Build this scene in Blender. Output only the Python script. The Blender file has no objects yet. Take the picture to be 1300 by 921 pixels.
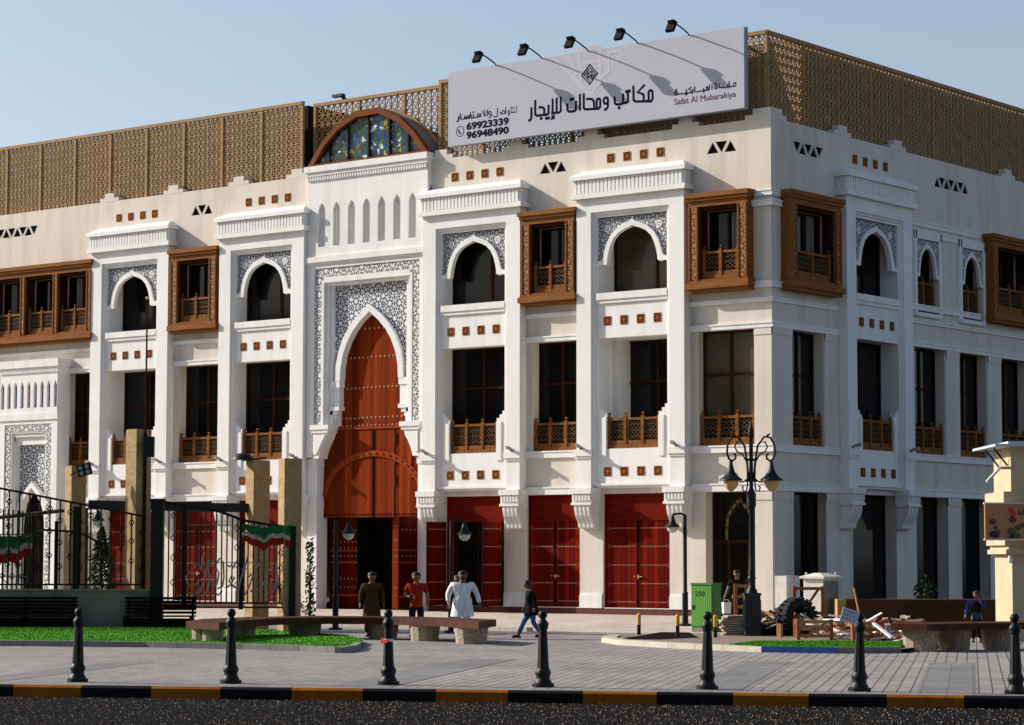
import bpy, bmesh, math, random
from mathutils import Vector, Matrix
random.seed(7)
S = bpy.context.scene
COL = S.collection
R = math.radians
# ---------------------------------------------------------------- camera
cam = bpy.data.objects.new('camera', bpy.data.cameras.new('camera'))
COL.objects.link(cam)
cam.data.sensor_width = 36.0
cam.data.lens = 87.2
cam.data.clip_start = 0.5
cam.data.clip_end = 3000
rv = Vector((0.78396, 0.62081, 0.00166)); uv = Vector((0.04751, -0.06265, 0.99690)); fv = Vector((-0.61899, 0.78146, 0.07861))
mw = Matrix((rv, uv, -fv)).transposed().to_4x4()
mw.translation = Vector((41.214, -65.003, 1.64))
cam.matrix_world = mw
S.camera = cam
# ---------------------------------------------------------------- world, sun, exposure
SUN_DIR = Vector((-3.0, -1.0, 1.62)).normalized()          # towards the sun
W = bpy.data.worlds.new('World'); S.world = W; W.use_nodes = True
nt = W.node_tree
bg = nt.nodes['Background']
sky = nt.nodes.new('ShaderNodeTexSky'); sky.sky_type = 'NISHITA'; sky.sun_disc = False
sky.sun_elevation = math.asin(SUN_DIR.z)
sky.sun_rotation = math.atan2(SUN_DIR.x, SUN_DIR.y)
sky.air_density = 1.0; sky.dust_density = 2.2; sky.ozone_density = 1.5
tcw = nt.nodes.new('ShaderNodeTexCoord'); sxw = nt.nodes.new('ShaderNodeSeparateXYZ'); nt.links.new(tcw.outputs['Generated'], sxw.inputs[0])
def wm(op, a, b):
    x = nt.nodes.new('ShaderNodeMath'); x.operation = op
    for i, v in enumerate((a, b)):
        if isinstance(v, (int, float)): x.inputs[i].default_value = v
        else: nt.links.new(v, x.inputs[i])
    return x.outputs[0]
hz = wm('POWER', wm('SUBTRACT', 1.0, wm('ABSOLUTE', sxw.outputs[2], 0)), 5.0)
mpw = nt.nodes.new('ShaderNodeMapping'); mpw.inputs['Scale'].default_value = (3, 3, 22); nt.links.new(tcw.outputs['Generated'], mpw.inputs[0])
nzw = nt.nodes.new('ShaderNodeTexNoise'); nzw.inputs['Scale'].default_value = 1.6; nzw.inputs['Detail'].default_value = 6; nt.links.new(mpw.outputs[0], nzw.inputs['Vector'])
fac = wm('MULTIPLY', hz, wm('ADD', .22, wm('MULTIPLY', nzw.outputs[0], .55)))
mxw = nt.nodes.new('ShaderNodeMix'); mxw.data_type = 'RGBA'; nt.links.new(fac, mxw.inputs[0]); nt.links.new(sky.outputs[0], mxw.inputs[6]); mxw.inputs[7].default_value = (4.9, 5.3, 5.7, 1)
nt.links.new(mxw.outputs[2], bg.inputs[0]); bg.inputs[1].default_value = 0.112
sd = bpy.data.lights.new('sun', 'SUN'); sd.energy = 5.0; sd.angle = R(0.5); sd.color = (1.0, 0.94, 0.85)
sun = bpy.data.objects.new('sun', sd); COL.objects.link(sun)
sun.rotation_euler = SUN_DIR.to_track_quat('Z', 'Y').to_euler()
sun.location = (-40, -40, 40)
S.view_settings.view_transform = 'Standard'; S.view_settings.look = 'None'
S.view_settings.exposure = 0.40; S.view_settings.gamma = 1
# ---------------------------------------------------------------- node materials
class NB:
    def __init__(self, name):
        self.m = bpy.data.materials.new(name); self.m.use_nodes = True
        self.t = self.m.node_tree; self.b = self.t.nodes['Principled BSDF']
    def n(self, ty, **kw):
        x = self.t.nodes.new(ty)
        for k, v in kw.items(): setattr(x, k, v)
        return x
    def l(self, a, b): self.t.links.new(a, b)
    def math(self, op, a, b=None, c=None):
        x = self.n('ShaderNodeMath', operation=op)
        for i, v in enumerate((a, b, c)):
            if v is None: continue
            if isinstance(v, (int, float)): x.inputs[i].default_value = v
            else: self.l(v, x.inputs[i])
        return x.outputs[0]
    def obj(self, scale=(1, 1, 1), rot=(0, 0, 0), kind='Object'):
        tc = self.n('ShaderNodeTexCoord'); mp = self.n('ShaderNodeMapping')
        mp.inputs['Scale'].default_value = scale; mp.inputs['Rotation'].default_value = rot
        self.l(tc.outputs[kind], mp.inputs[0]); return mp.outputs[0]
    def xyz(self, v):
        s = self.n('ShaderNodeSeparateXYZ'); self.l(v, s.inputs[0]); return s.outputs
    def noise(self, v, scale, detail=4, rough=.6):
        x = self.n('ShaderNodeTexNoise'); x.inputs['Scale'].default_value = scale
        x.inputs['Detail'].default_value = detail; x.inputs['Roughness'].default_value = rough
        self.l(v, x.inputs['Vector']); return x.outputs[0]
    def ramp(self, f, stops, interp='LINEAR'):
        x = self.n('ShaderNodeValToRGB'); x.color_ramp.interpolation = interp
        e = x.color_ramp.elements
        while len(e) < len(stops): e.new(0.5)
        for i, (p, c) in enumerate(stops): e[i].position = p; e[i].color = (*c, 1)
        self.l(f, x.inputs[0]); return x.outputs[0]
    def mix(self, f, a, b, blend='MIX'):
        x = self.n('ShaderNodeMix', data_type='RGBA', blend_type=blend)
        for i, v in ((0, f), (6, a), (7, b)):
            if isinstance(v, (int, float)): x.inputs[i].default_value = v
            elif isinstance(v, tuple): x.inputs[i].default_value = (*v, 1)
            else: self.l(v, x.inputs[i])
        return x.outputs[2]
    def base(self, c):
        if isinstance(c, tuple): self.b.inputs['Base Color'].default_value = (*c, 1)
        else: self.l(c, self.b.inputs['Base Color'])
    def bump(self, h, strength=.3, dist=.02):
        x = self.n('ShaderNodeBump'); x.inputs['Strength'].default_value = strength; x.inputs['Distance'].default_value = dist
        self.l(h, x.inputs['Height']); self.l(x.outputs[0], self.b.inputs['Normal'])
    def fin(self, rough=.8, spec=.3, metal=0):
        self.b.inputs['Roughness'].default_value = rough
        self.b.inputs['Specular IOR Level'].default_value = spec
        self.b.inputs['Metallic'].default_value = metal
        return self.m
def sc(c, k): return tuple(min(1, v * k) for v in c)
def simple(name, c, var=.12, scale=3, rough=.8, spec=.3, bump=0, bscale=30, metal=0, stretch=(1, 1, 1)):
    q = NB(name); v = q.obj(stretch)
    q.base(q.ramp(q.noise(v, scale), [(.25, sc(c, 1 - var)), (.75, sc(c, 1 + var))]))
    if bump: q.bump(q.noise(v, bscale, 3), bump)
    return q.fin(rough, spec, metal)
def stucco(name, c, stain, amt):
    q = NB(name); v = q.obj(kind='Object'); g = q.obj((1.2, 1.2, .12))
    st = q.ramp(q.noise(g, 1.5, 3, .55), [(.46, (0, 0, 0)), (.8, (1, 1, 1))])
    b = q.ramp(q.noise(v, 1.1, 5), [(.3, sc(c, .95)), (.7, sc(c, 1.03))])
    q.base(q.mix(q.math('MULTIPLY', st, amt), b, stain))
    q.bump(q.noise(v, 45, 3), .12, .01)
    return q.fin(.85, .2)
def planks(name, ca, cb, width, axis=0, rough=.6, spec=.02, groove=.08, seedk=1.0):
    q = NB(name); v = q.obj(); X = q.xyz(v)
    u = q.math('DIVIDE', X[axis], width); fl = q.math('FLOOR', u); fr = q.math('FRACT', u)
    wn = q.n('ShaderNodeTexWhiteNoise', noise_dimensions='1D'); q.l(q.math('ADD', fl, seedk * 13.7), wn.inputs['W'])
    gr = q.noise(q.obj((14, 14, .7)), 2.0, 5, .6)
    f = q.math('ADD', q.math('MULTIPLY', wn.outputs[0], .55), q.math('MULTIPLY', gr, .45))
    c = q.ramp(f, [(.2, ca), (.8, cb)])
    edge = q.math('LESS_THAN', q.math('ABSOLUTE', q.math('SUBTRACT', fr, .5)), .5 - groove / 2)
    q.base(q.mix(edge, sc(ca, .35), c))
    q.bump(q.math('ADD', edge, q.math('MULTIPLY', gr, .3)), .5, .01)
    return q.fin(rough, spec)
def lacing(name, light, dark, period, thr=0.1, dirs=4, cx=0.0, cz=0.0, rough=.7):
    """carved star pattern: cosines along several directions, thresholded"""
    q = NB(name); X = q.xyz(q.obj())
    k = 2 * math.pi / period; tot = None
    for i in range(dirs):
        a = math.pi * i / dirs + .02
        e = q.math('COSINE', q.math('ADD', q.math('MULTIPLY', q.math('SUBTRACT', X[0], cx), k * math.cos(a)), q.math('MULTIPLY', q.math('SUBTRACT', X[2], cz), k * math.sin(a))))
        tot = e if tot is None else q.math('ADD', tot, e)
    f = q.math('LESS_THAN', q.math('ABSOLUTE', q.math('ADD', tot, -.2)), thr * dirs)
    q.base(q.mix(f, dark, light)); q.bump(f, .6, .02)
    return q.fin(rough, .2)
M = {}
M['white'] = stucco('white_stucco', (.79, .78, .76), (.50, .47, .42), .42)
M['beige'] = stucco('beige_stucco', (.67, .61, .53), (.42, .36, .28), .6)
M['gold'] = simple('honey_carved_wood', (.21, .083, .024), .4, 9, .65, .04, .5, 28, stretch=(1, 1, .5))
M['goldsmooth'] = simple('honey_wood', (.225, .088, .025), .35, 5, .65, .04, .1, 40, stretch=(.4, 1, 3))
M['latticewood'] = simple('dark_turned_lattice', (.16, .085, .035), .3, 9, .6, .2)
M['pane_strip'] = simple('grey_pane_strip', (.16, .15, .13), .15, 4, .9, .05)
M['brownwood'] = simple('brown_window_wood', (.035, .013, .006), .3, 6, .7, .03, .1, 40, stretch=(1, 1, .3))
M['tile'] = simple('lattice_tile_wood', (.33, .12, .035), .3, 20, .7, .03)
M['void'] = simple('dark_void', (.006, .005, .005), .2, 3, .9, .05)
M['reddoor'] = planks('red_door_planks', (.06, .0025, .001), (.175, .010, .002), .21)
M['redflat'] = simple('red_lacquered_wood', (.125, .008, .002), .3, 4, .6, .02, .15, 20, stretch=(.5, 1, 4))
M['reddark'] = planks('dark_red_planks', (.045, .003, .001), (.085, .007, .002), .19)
M['gate'] = planks('portal_wood_planks', (.10, .011, .002), (.27, .038, .004), .17, groove=.05)
M['gatetrim'] = simple('portal_wood_trim', (.26, .042, .006), .25, 8, .6, .04)
M['stud'] = simple('pale_stud', (.42, .28, .17), .15, 5, .5, .3)
M['brass'] = simple('brass', (.65, .50, .22), .1, 5, .3, .6, metal=.6)
M['screen'] = simple('bronze_sand_screen', (.37, .245, .128), .25, 2.5, .7, .06)
M['screenrail'] = simple('bronze_rail', (.34, .20, .092), .2, 2.5, .65, .06)
M['roofdark'] = simple('dark_brown_roof_house', (.014, .010, .007), .3, .6, .9, .1)
M['roof'] = simple('flat_roof', (.12, .11, .10), .2, .7, .9, .2)
M['domewood'] = simple('vault_timber', (.17, .052, .018), .25, 5, .65, .04, .1, 30)
M['vault'] = simple('vault_sheet', (.15, .16, .21), .1, 2, .6, .1)
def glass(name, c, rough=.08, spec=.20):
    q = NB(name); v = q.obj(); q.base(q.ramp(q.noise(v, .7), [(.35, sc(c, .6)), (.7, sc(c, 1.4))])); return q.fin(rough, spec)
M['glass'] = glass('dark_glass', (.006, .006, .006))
M['glassbrown'] = glass('painted_reflection_glass', (.075, .058, .036), .1)  # brown base colour paints a tan reflection into the pane
M['arab'] = lacing('carved_spandrel_pattern', (.62, .63, .66), (.03, .03, .045), .115, .22)
M['girih'] = lacing('pierced_star_lattice', (.80, .80, .80), (.03, .04, .07), .15, .22)
M['girihR'] = lacing('pierced_star_lattice_fine', (.78, .78, .78), (.04, .05, .08), .15, .22)
M['carvedgold'] = lacing('carved_wood_strip', (.36, .16, .045), (.04, .014, .005), .13, .26, 4)
M['border'] = lacing('carved_border_pattern', (.72, .71, .69), (.13, .125, .125), .17, .25, 4)
M['blue'] = simple('blue_slit', (.02, .055, .22), .2, 5, .6, .08)
q = NB('stained_glass'); v = q.obj((1, 0, 1.0))
vo = q.n('ShaderNodeTexVoronoi', feature='F1'); vo.inputs['Scale'].default_value = 3.1; vo.distance = 'MANHATTAN'; q.l(v, vo.inputs['Vector'])
ve = q.n('ShaderNodeTexVoronoi', feature='F2'); ve.inputs['Scale'].default_value = 3.1; ve.distance = 'MANHATTAN'; q.l(v, ve.inputs['Vector'])
sp = q.n('ShaderNodeSeparateColor'); q.l(vo.outputs['Color'], sp.inputs[0])
colr = q.ramp(sp.outputs[0], [(0, (.015, .05, .16)), (.2, (.16, .05, .025)), (.36, (.02, .10, .07)), (.5, (.22, .23, .03)), (.62, (.03, .12, .33)), (.76, (.10, .04, .03)), (.85, (.05, .19, .09)), (.93, (.55, .60, .62))], 'CONSTANT')
lead = q.math('LESS_THAN', q.math('SUBTRACT', ve.outputs['Distance'], vo.outputs['Distance']), .09)
q.base(q.mix(lead, colr, (.03, .02, .02))); M['stained'] = q.fin(.2, .4)
M['sign'] = simple('sign_board', (.40, .405, .465), .03, .5, .6, .15)
M['signedge'] = simple('sign_edge', (.30, .33, .40), .05, 2, .5, .3)
M['signpale'] = simple('sign_pale_print', (.455, .445, .495), .02, 2, .6, .15)
M['ink'] = simple('sign_ink', (.006, .009, .024), .1, 4, .9, .03)
M['inkred'] = simple('sign_maroon_ink', (.075, .02, .028), .1, 4, .9, .03)
M['black'] = simple('black_painted_iron', (.009, .010, .012), .3, 6, .5, .22, .1, 30)
M['blackdull'] = simple('black_dull', (.006, .006, .007), .3, 6, .8, .1)
M['iron'] = simple('wrought_iron', (.008, .007, .007), .2, 6, .6, .2)
M['ironbright'] = simple('worn_wrought_iron', (.22, .21, .21), .3, 9, .4, .5, metal=.5)
M['lampglass'] = simple('amber_lamp_glass', (.55, .36, .13), .2, 3, .15, .5)
M['lampclear'] = simple('clear_lamp_glass', (.60, .58, .55), .1, 3, .1, .5)
q = NB('sandstone'); v = q.obj(); a = q.noise(v, 5, 6, .7); b = q.noise(v, 24, 3)
q.base(q.ramp(q.math('ADD', q.math('MULTIPLY', a, .6), q.math('MULTIPLY', b, .4)), [(.3, (.24, .15, .072)), (.55, (.40, .27, .145)), (.75, (.50, .36, .21))])); q.bump(q.noise(v, 18, 5), .6, .03); M['sandstone'] = q.fin(.9, .15)
q = NB('granite'); v = q.obj(); a = q.noise(v, 26, 4, .8)
q.base(q.ramp(a, [(.32, (.06, .045, .035)), (.5, (.34, .27, .20)), (.7, (.55, .47, .37))])); q.bump(a, .5, .02); M['granite'] = q.fin(.8, .25)
M['benchtop'] = simple('oiled_bench_wood', (.065, .021, .012), .35, 4, .6, .1, .1, 30)
M['concrete'] = simple('low_wall_render', (.20, .172, .145), .35, 1.3, .9, .2, .3, 20)
M['kerbgrey'] = simple('kerb_stone', (.20, .20, .19), .25, 2.5, .9, .2, .3, 30)
M['kerbbeige'] = simple('beige_kerb_stone', (.50, .45, .37), .15, 2.5, .9, .2, .2, 30)
M['kerbblue'] = simple('blue_painted_kerb', (.03, .10, .30), .35, 5, .7, .3)
def worn(name, c, under, lo=.62):
    q = NB(name); v = q.obj(kind='Object'); n1 = q.noise(v, 9, 6, .75)
    k = q.ramp(n1, [(lo, (0, 0, 0)), (lo + .1, (1, 1, 1))])
    q.base(q.mix(k, q.ramp(q.noise(v, 2, 4), [(.3, sc(c, .75)), (.7, sc(c, 1.15))]), under)); q.bump(n1, .4, .02); return q.fin(.85, .1)
M['kyellow'] = worn('yellow_kerb_paint', (.33, .112, .005), (.11, .07, .035), .56)
M['kblack'] = worn('black_kerb_paint', (.009, .010, .012), (.06, .06, .06), .64)
# paving of long grey blocks laid square to the kerb
ANG = math.atan2(.468, .884)
def paving(name, bw, bh, c1, c2, mortar, big, msize=.012, rot=ANG):
    q = NB(name); v = q.obj((1, 1, 1), (0, 0, -rot + math.pi / 2))
    br = q.n('ShaderNodeTexBrick'); br.inputs['Scale'].default_value = 1.0
    br.inputs['Brick Width'].default_value = bw; br.inputs['Row Height'].default_value = bh
    br.inputs['Mortar Size'].default_value = msize; br.inputs['Mortar Smooth'].default_value = .3; br.inputs['Bias'].default_value = -.1
    for k, c in (('Color1', c1), ('Color2', c2), ('Mortar', mortar)): br.inputs[k].default_value = (*c, 1)
    q.l(v, br.inputs['Vector'])
    g = q.ramp(q.noise(q.obj(), .35, 6, .7), [(.3, (.72, .72, .74)), (.7, (1.12, 1.1, 1.08))])
    g2 = q.ramp(q.noise(q.obj(), 14, 4, .7), [(.3, (.85, .85, .85)), (.7, (1.08, 1.08, 1.08))])
    q.base(q.mix(1.0, q.mix(1.0, br.outputs['Color'], g, 'MULTIPLY'), g2, 'MULTIPLY'))
    q.bump(br.outputs['Fac'], -.6, .01)
    return q.fin(.85, .2)
M['paver'] = paving('grey_paving', .42, .21, (.255, .238, .222), (.335, .312, .292), (.07, .064, .06), 1, .014)
M['paverdark'] = paving('slate_paving', .8, .4, (.18, .175, .175), (.22, .215, .215), (.11, .107, .105), 1, .01)
M['paverbeige'] = paving('beige_paving', .4, .2, (.50, .43, .36), (.57, .50, .42), (.36, .31, .26), 1, .01)
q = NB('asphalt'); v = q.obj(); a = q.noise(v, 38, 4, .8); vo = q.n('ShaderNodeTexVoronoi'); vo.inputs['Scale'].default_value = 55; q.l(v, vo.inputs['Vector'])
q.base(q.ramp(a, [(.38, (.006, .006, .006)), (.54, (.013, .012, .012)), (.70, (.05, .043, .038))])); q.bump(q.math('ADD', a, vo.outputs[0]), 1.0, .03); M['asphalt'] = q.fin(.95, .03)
q = NB('sand_ground'); v = q.obj(); q.base(q.ramp(q.noise(v, .2, 6), [(.3, (.045, .043, .04)), (.7, (.065, .06, .055))])); M['ground'] = q.fin(.95, .1)
q = NB('lawn_green'); v = q.obj(); a = q.noise(v, .9, 5); b = q.noise(v, 30, 3)
q.base(q.ramp(q.math('ADD', q.math('MULTIPLY', a, .5), q.math('MULTIPLY', b, .5)), [(.35, (.05, .19, .008)), (.65, (.085, .285, .012))])); M['grass'] = q.fin(.9, .1)
M['leafdark'] = simple('shrub_leaf', (.022, .036, .011), .5, 3, .7, .25)
M['leafivy'] = simple('ivy_leaf', (.018, .028, .010), .5, 5, .7, .25)
M['trunk'] = simple('bark', (.10, .07, .045), .3, 8, .9, .1, .4, 20)
M['cabgreen'] = planks('green_cabinet_paint', (.10, .26, .055), (.125, .31, .07), .07, groove=.12)
M['cabgreen2'] = simple('green_cabinet_side', (.055, .15, .035), .15, 3, .6, .3)
M['cabwhite'] = simple('off_white_cabinet', (.62, .60, .55), .2, 4, .6, .3)
M['cabgrey'] = simple('grey_steel_door', (.17, .17, .17), .2, 4, .6, .3)
M['postyellow'] = simple('yellow_post', (.75, .38, .02), .15, 4, .5, .3)
M['rubber'] = simple('tyre_rubber', (.016, .016, .016), .3, 8, .8, .2, .3, 40)
M['pallet'] = simple('raw_timber', (.40, .20, .07), .4, 5, .75, .2, .3, 30)
M['pallet2'] = simple('reddish_timber', (.30, .105, .04), .4, 5, .75, .2, .3, 30)
M['plankgrey'] = simple('weathered_boards', (.33, .27, .21), .35, 5, .85, .2, .3, 30)
M['paper'] = simple('white_paper', (.75, .76, .78), .05, 5, .7, .2)
M['tapewr'] = simple('red_tape', (.55, .03, .03), .1, 5, .5, .3)
M['kiosk'] = simple('cream_panel', (.44, .37, .245), .15, 2, .7, .25)
M['kioskseam'] = simple('panel_seam', (.10, .08, .05), .1, 2, .8, .2)
M['brownwall'] = simple('brown_planter_wall', (.085, .04, .02), .2, 2, .85, .1)
M['tanwall'] = simple('tan_planter_end', (.42, .24, .09), .2, 2, .8, .2)
M['beam'] = simple('grey_steel_beam', (.035, .036, .04), .2, 2, .7, .15)
M['slat'] = simple('black_bench_slats', (.006, .005, .005), .3, 5, .75, .1)
M['flagg'] = simple('flag_green_cloth', (.012, .10, .035), .4, 5, .85, .1)
M['flagw'] = simple('flag_white_cloth', (.36, .32, .26), .3, 5, .85, .1)
M['flagr'] = simple('flag_red_cloth', (.25, .014, .010), .4, 5, .85, .1)
M['rooftin'] = simple('pale_tin_roof', (.42, .46, .55), .1, 2, .5, .4)
M['purge'] = simple('planter_rock', (.3, .28, .25), .3, 5, .9, .1)
def cloth(name, c): return simple(name, c, .3, 9, .95, .03, .9, 8, stretch=(1, 1, .4))
# ---------------------------------------------------------------- mesh helpers
class MB:
    def __init__(self): self.v = []; self.f = []; self.mi = []
    def add(self, vs, fs, mi=0):
        o = len(self.v); self.v += [tuple(x) for x in vs]
        self.f += [tuple(i + o for i in f) for f in fs]; self.mi += [mi] * len(fs)
    def box(self, x0, x1, y0, y1, z0, z1, mi=0):
        self.add([(x0, y0, z0), (x1, y0, z0), (x1, y1, z0), (x0, y1, z0), (x0, y0, z1), (x1, y0, z1), (x1, y1, z1), (x0, y1, z1)],
                 [(0, 3, 2, 1), (4, 5, 6, 7), (0, 1, 5, 4), (1, 2, 6, 5), (2, 3, 7, 6), (3, 0, 4, 7)], mi)
    def fb(self, s0, s1, d0, d1, z0, z1, mi=0):           # facade box: d is outward
        self.box(s0, s1, -d1, -d0, z0, z1, mi)
    def prism(self, poly, d0, d1, mi=0):                    # polygon in (s,z) extruded in d
        n = len(poly)
        self.add([(s, -d1, z) for s, z in poly] + [(s, -d0, z) for s, z in poly],
                 [tuple(range(n)), tuple(range(2 * n - 1, n - 1, -1))] + [(i, i + n, (i + 1) % n + n, (i + 1) % n) for i in range(n)], mi)
    def plan(self, poly, z0, z1, mi=0, taper=0):            # polygon in (x,y) extruded in z
        n = len(poly); cx = sum(p[0] for p in poly) / n; cy = sum(p[1] for p in poly) / n; k = 1 - taper
        self.add([(x, y, z1) for x, y in poly] + [(cx + (x - cx) * k, cy + (y - cy) * k, z0) for x, y in poly],
                 [tuple(range(n)), tuple(range(2 * n - 1, n - 1, -1))] + [(i, i + n, (i + 1) % n + n, (i + 1) % n) for i in range(n)], mi)
    def prof(self, poly, s0, s1, mi=0):                     # profile in (d,z) swept along s
        n = len(poly)
        self.add([(s0, -d, z) for d, z in poly] + [(s1, -d, z) for d, z in poly],
                 [tuple(range(n)), tuple(range(2 * n - 1, n - 1, -1))] + [(i, i + n, (i + 1) % n + n, (i + 1) % n) for i in range(n)], mi)
    def bar(self, p, q, w, h=None, mi=0, up=(0, 0, 1)):     # square bar from p to q
        p = Vector(p); q = Vector(q); t = (q - p)
        if t.length < 1e-6: return
        t.normalize(); h = h or w; up = Vector(up)
        a = t.cross(up)
        if a.length < 1e-3: a = t.cross(Vector((0, 1, 0)))
        a.normalize(); b = a.cross(t); a *= w / 2; b *= h / 2
        self.add([p - a - b, p + a - b, p + a + b, p - a + b, q - a - b, q + a - b, q + a + b, q - a + b],
                 [(0, 1, 2, 3), (7, 6, 5, 4), (0, 4, 5, 1), (1, 5, 6, 2), (2, 6, 7, 3), (3, 7, 4, 0)], mi)
    def tube(self, path, r, n=6, mi=0, closed=False):
        P = [Vector(p) for p in path]; rr = r if isinstance(r, (list, tuple)) else [r] * len(P)
        vs = []; a = None
        for i, p in enumerate(P):
            t = (P[min(i + 1, len(P) - 1)] - P[max(i - 1, 0)]).normalized()
            if a is None:
                a = t.cross(Vector((0, 0, 1)))
                if a.length < .1: a = t.cross(Vector((1, 0, 0)))
            a = (a - t * a.dot(t)).normalized(); b = t.cross(a)
            for k in range(n):
                g = 2 * math.pi * k / n; vs.append(p + (a * math.cos(g) + b * math.sin(g)) * rr[i])
        fs = [(i * n + k, i * n + (k + 1) % n, (i + 1) * n + (k + 1) % n, (i + 1) * n + k) for i in range(len(P) - 1) for k in range(n)]
        fs += [tuple(range(n - 1, -1, -1)), tuple(range((len(P) - 1) * n, len(P) * n))]
        self.add(vs, fs, mi)
    def lathe(self, prof, n=14, c=(0, 0, 0), mi=0, sx=1, sy=1):
        vs = [(c[0] + r * math.cos(2 * math.pi * k / n) * sx, c[1] + r * math.sin(2 * math.pi * k / n) * sy, c[2] + z) for r, z in prof for k in range(n)]
        fs = [(i * n + k, i * n + (k + 1) % n, (i + 1) * n + (k + 1) % n, (i + 1) * n + k) for i in range(len(prof) - 1) for k in range(n)]
        fs += [tuple(range(n - 1, -1, -1)), tuple(range((len(prof) - 1) * n, len(prof) * n))]
        self.add(vs, fs, mi)
    def ball(self, c, r, n=10, mi=0, sz=1.0):
        m = 6
        self.lathe([(max(.001, r * math.sin(math.pi * i / m)), -r * sz * math.cos(math.pi * i / m)) for i in range(m + 1)], n, c, mi)
    def ribbon(self, pts, w, d0, d1, mi=0):                 # mitred flat stroke in (s,z)
        n = len(pts); L = []; Rr = []
        for i in range(n):
            a = Vector(pts[max(i - 1, 0)]); b = Vector(pts[i]); c = Vector(pts[min(i + 1, n - 1)])
            t1 = (b - a); t2 = (c - b)
            if t1.length < 1e-6: t1 = t2
            if t2.length < 1e-6: t2 = t1
            t1.normalize(); t2.normalize(); m = (t1 + t2)
            if m.length < .3: m = t1
            m.normalize(); nn = Vector((-m.y, m.x)); k = min(1.5, 1 / max(.4, m.dot(t1)))
            e = Vector((0, 0))
            if i == 0: e = -t2 * w * .35
            if i == n - 1: e = t1 * w * .35
            L.append(b + e + nn * w / 2 * k); Rr.append(b + e - nn * w / 2 * k)
        for i in range(n - 1):
            self.prism([tuple(Rr[i]), tuple(Rr[i + 1]), tuple(L[i + 1]), tuple(L[i])], d0, d1 + .0003 * (i % 3), mi)
    def build(self, name, mats, parent=None, smooth=False):
        me = bpy.data.meshes.new(name); me.from_pydata(self.v, [], self.f)
        if not isinstance(mats, (list, tuple)): mats = [mats]
        for m in mats: me.materials.append(M[m] if isinstance(m, str) else m)
        if len(mats) > 1: me.polygons.foreach_set('material_index', self.mi)
        bm = bmesh.new(); bm.from_mesh(me); bmesh.ops.recalc_face_normals(bm, faces=bm.faces); bm.to_mesh(me); bm.free()
        if smooth:
            me.polygons.foreach_set('use_smooth', [True] * len(me.polygons))
            me.set_sharp_from_angle(angle=R(40))
        o = bpy.data.objects.new(name, me); COL.objects.link(o)
        if parent: o.parent = parent
        return o
def tag(o, label=None, cat=None, group=None, kind=None):
    for k, v in (('label', label), ('category', cat), ('group', group), ('kind', kind)):
        if v: o[k] = v
    return o
def thing(name, label, cat, loc=(0, 0, 0), rz=0, group=None):
    o = bpy.data.objects.new(name, None); COL.objects.link(o); o.location = loc; o.rotation_euler = (0, 0, rz)
    o.empty_display_size = .2
    return tag(o, label, cat, group)
def copy_tree(o, parent=None):
    c = o.copy(); COL.objects.link(c)
    if parent: c.parent = parent
    for ch in list(o.children): copy_tree(ch, c)
    return c
def put(o, side, s):                                        # place a facade-local part
    if side == 'L': o.location = (s, 0, 0)
    else: o.location = (0, s, 0); o.rotation_euler = (0, 0, math.pi / 2)
    return o
def gz(x, y):
    d = max(-y, x); return -.17 - .25 * min(max((d - 1) / 8, 0), 1)
def at_ground(x, y): return (x, y, gz(x, y))

# ================================================================ SETTING: ground, road, kerb, paving
U2 = Vector((.884, .468)); N2 = Vector((-.468, .884))       # along the kerb / away from the road
K0 = Vector((9.66, -38.48))                                 # a point on the kerb's road edge
def kp(a, b): p = K0 + U2 * a + N2 * b; return (p.x, p.y)
g = MB(); g.add([(-900, -900, -.70), (900, -900, -.70), (900, 900, -.70), (-900, 900, -.70)], [(0, 1, 2, 3)])
tag(g.build('ground', 'ground'), kind='structure')
g = MB(); g.add([(*kp(-120, -18), -.60), (*kp(120, -18), -.60), (*kp(120, 0), -.60), (*kp(-120, 0), -.60)], [(0, 1, 2, 3)])
tag(g.build('road', 'asphalt'), kind='structure')
rc = random.Random(5); g = MB()
for i in range(20000):
    a = rc.uniform(-5.5, 20.5); b = -rc.random() * 6.6 - .02; x, y = kp(a, b); r = rc.uniform(.005, .0125); h = rc.uniform(.5, 1.1) * r; t0 = rc.uniform(0, 2); mi = rc.choice((0, 0, 0, 1, 1, 2))
    ring0 = [(x + r * math.cos(t0 + k * 1.571) * rc.uniform(.7, 1.3), y + r * math.sin(t0 + k * 1.571) * rc.uniform(.7, 1.3), -.602) for k in range(4)]
    g.add(ring0 + [(x + rc.uniform(-.3, .3) * r, y + rc.uniform(-.3, .3) * r, -.60 + h * 1.6)], [(0, 1, 4), (1, 2, 4), (2, 3, 4), (3, 0, 4)], mi)
tag(g.build('road_chippings', [simple('dark_chipping', (.02, .018, .017), .3, 5, .9, .1), simple('tan_chipping', (.26, .19, .14), .3, 5, .9, .1), simple('pale_chipping', (.42, .36, .30), .3, 5, .9, .1)]), 'loose dark and tan chippings on the road surface along the kerb', 'chippings', kind='stuff')
g = MB(); g.add([(*kp(-120, -34), -.55), (*kp(120, -34), -.55), (*kp(120, -18), -.55), (*kp(-120, -18), -.55)], [(0, 1, 2, 3)])
tag(g.build('far_pavement', 'paver'), kind='structure')
g = MB(); g.add([(*kp(-120, .14), -.42), (*kp(120, .14), -.42), (*kp(120, 75), -.42), (*kp(-120, 75), -.42)], [(0, 1, 2, 3)])
tag(g.build('pavement', 'paver'), kind='structure')
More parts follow.
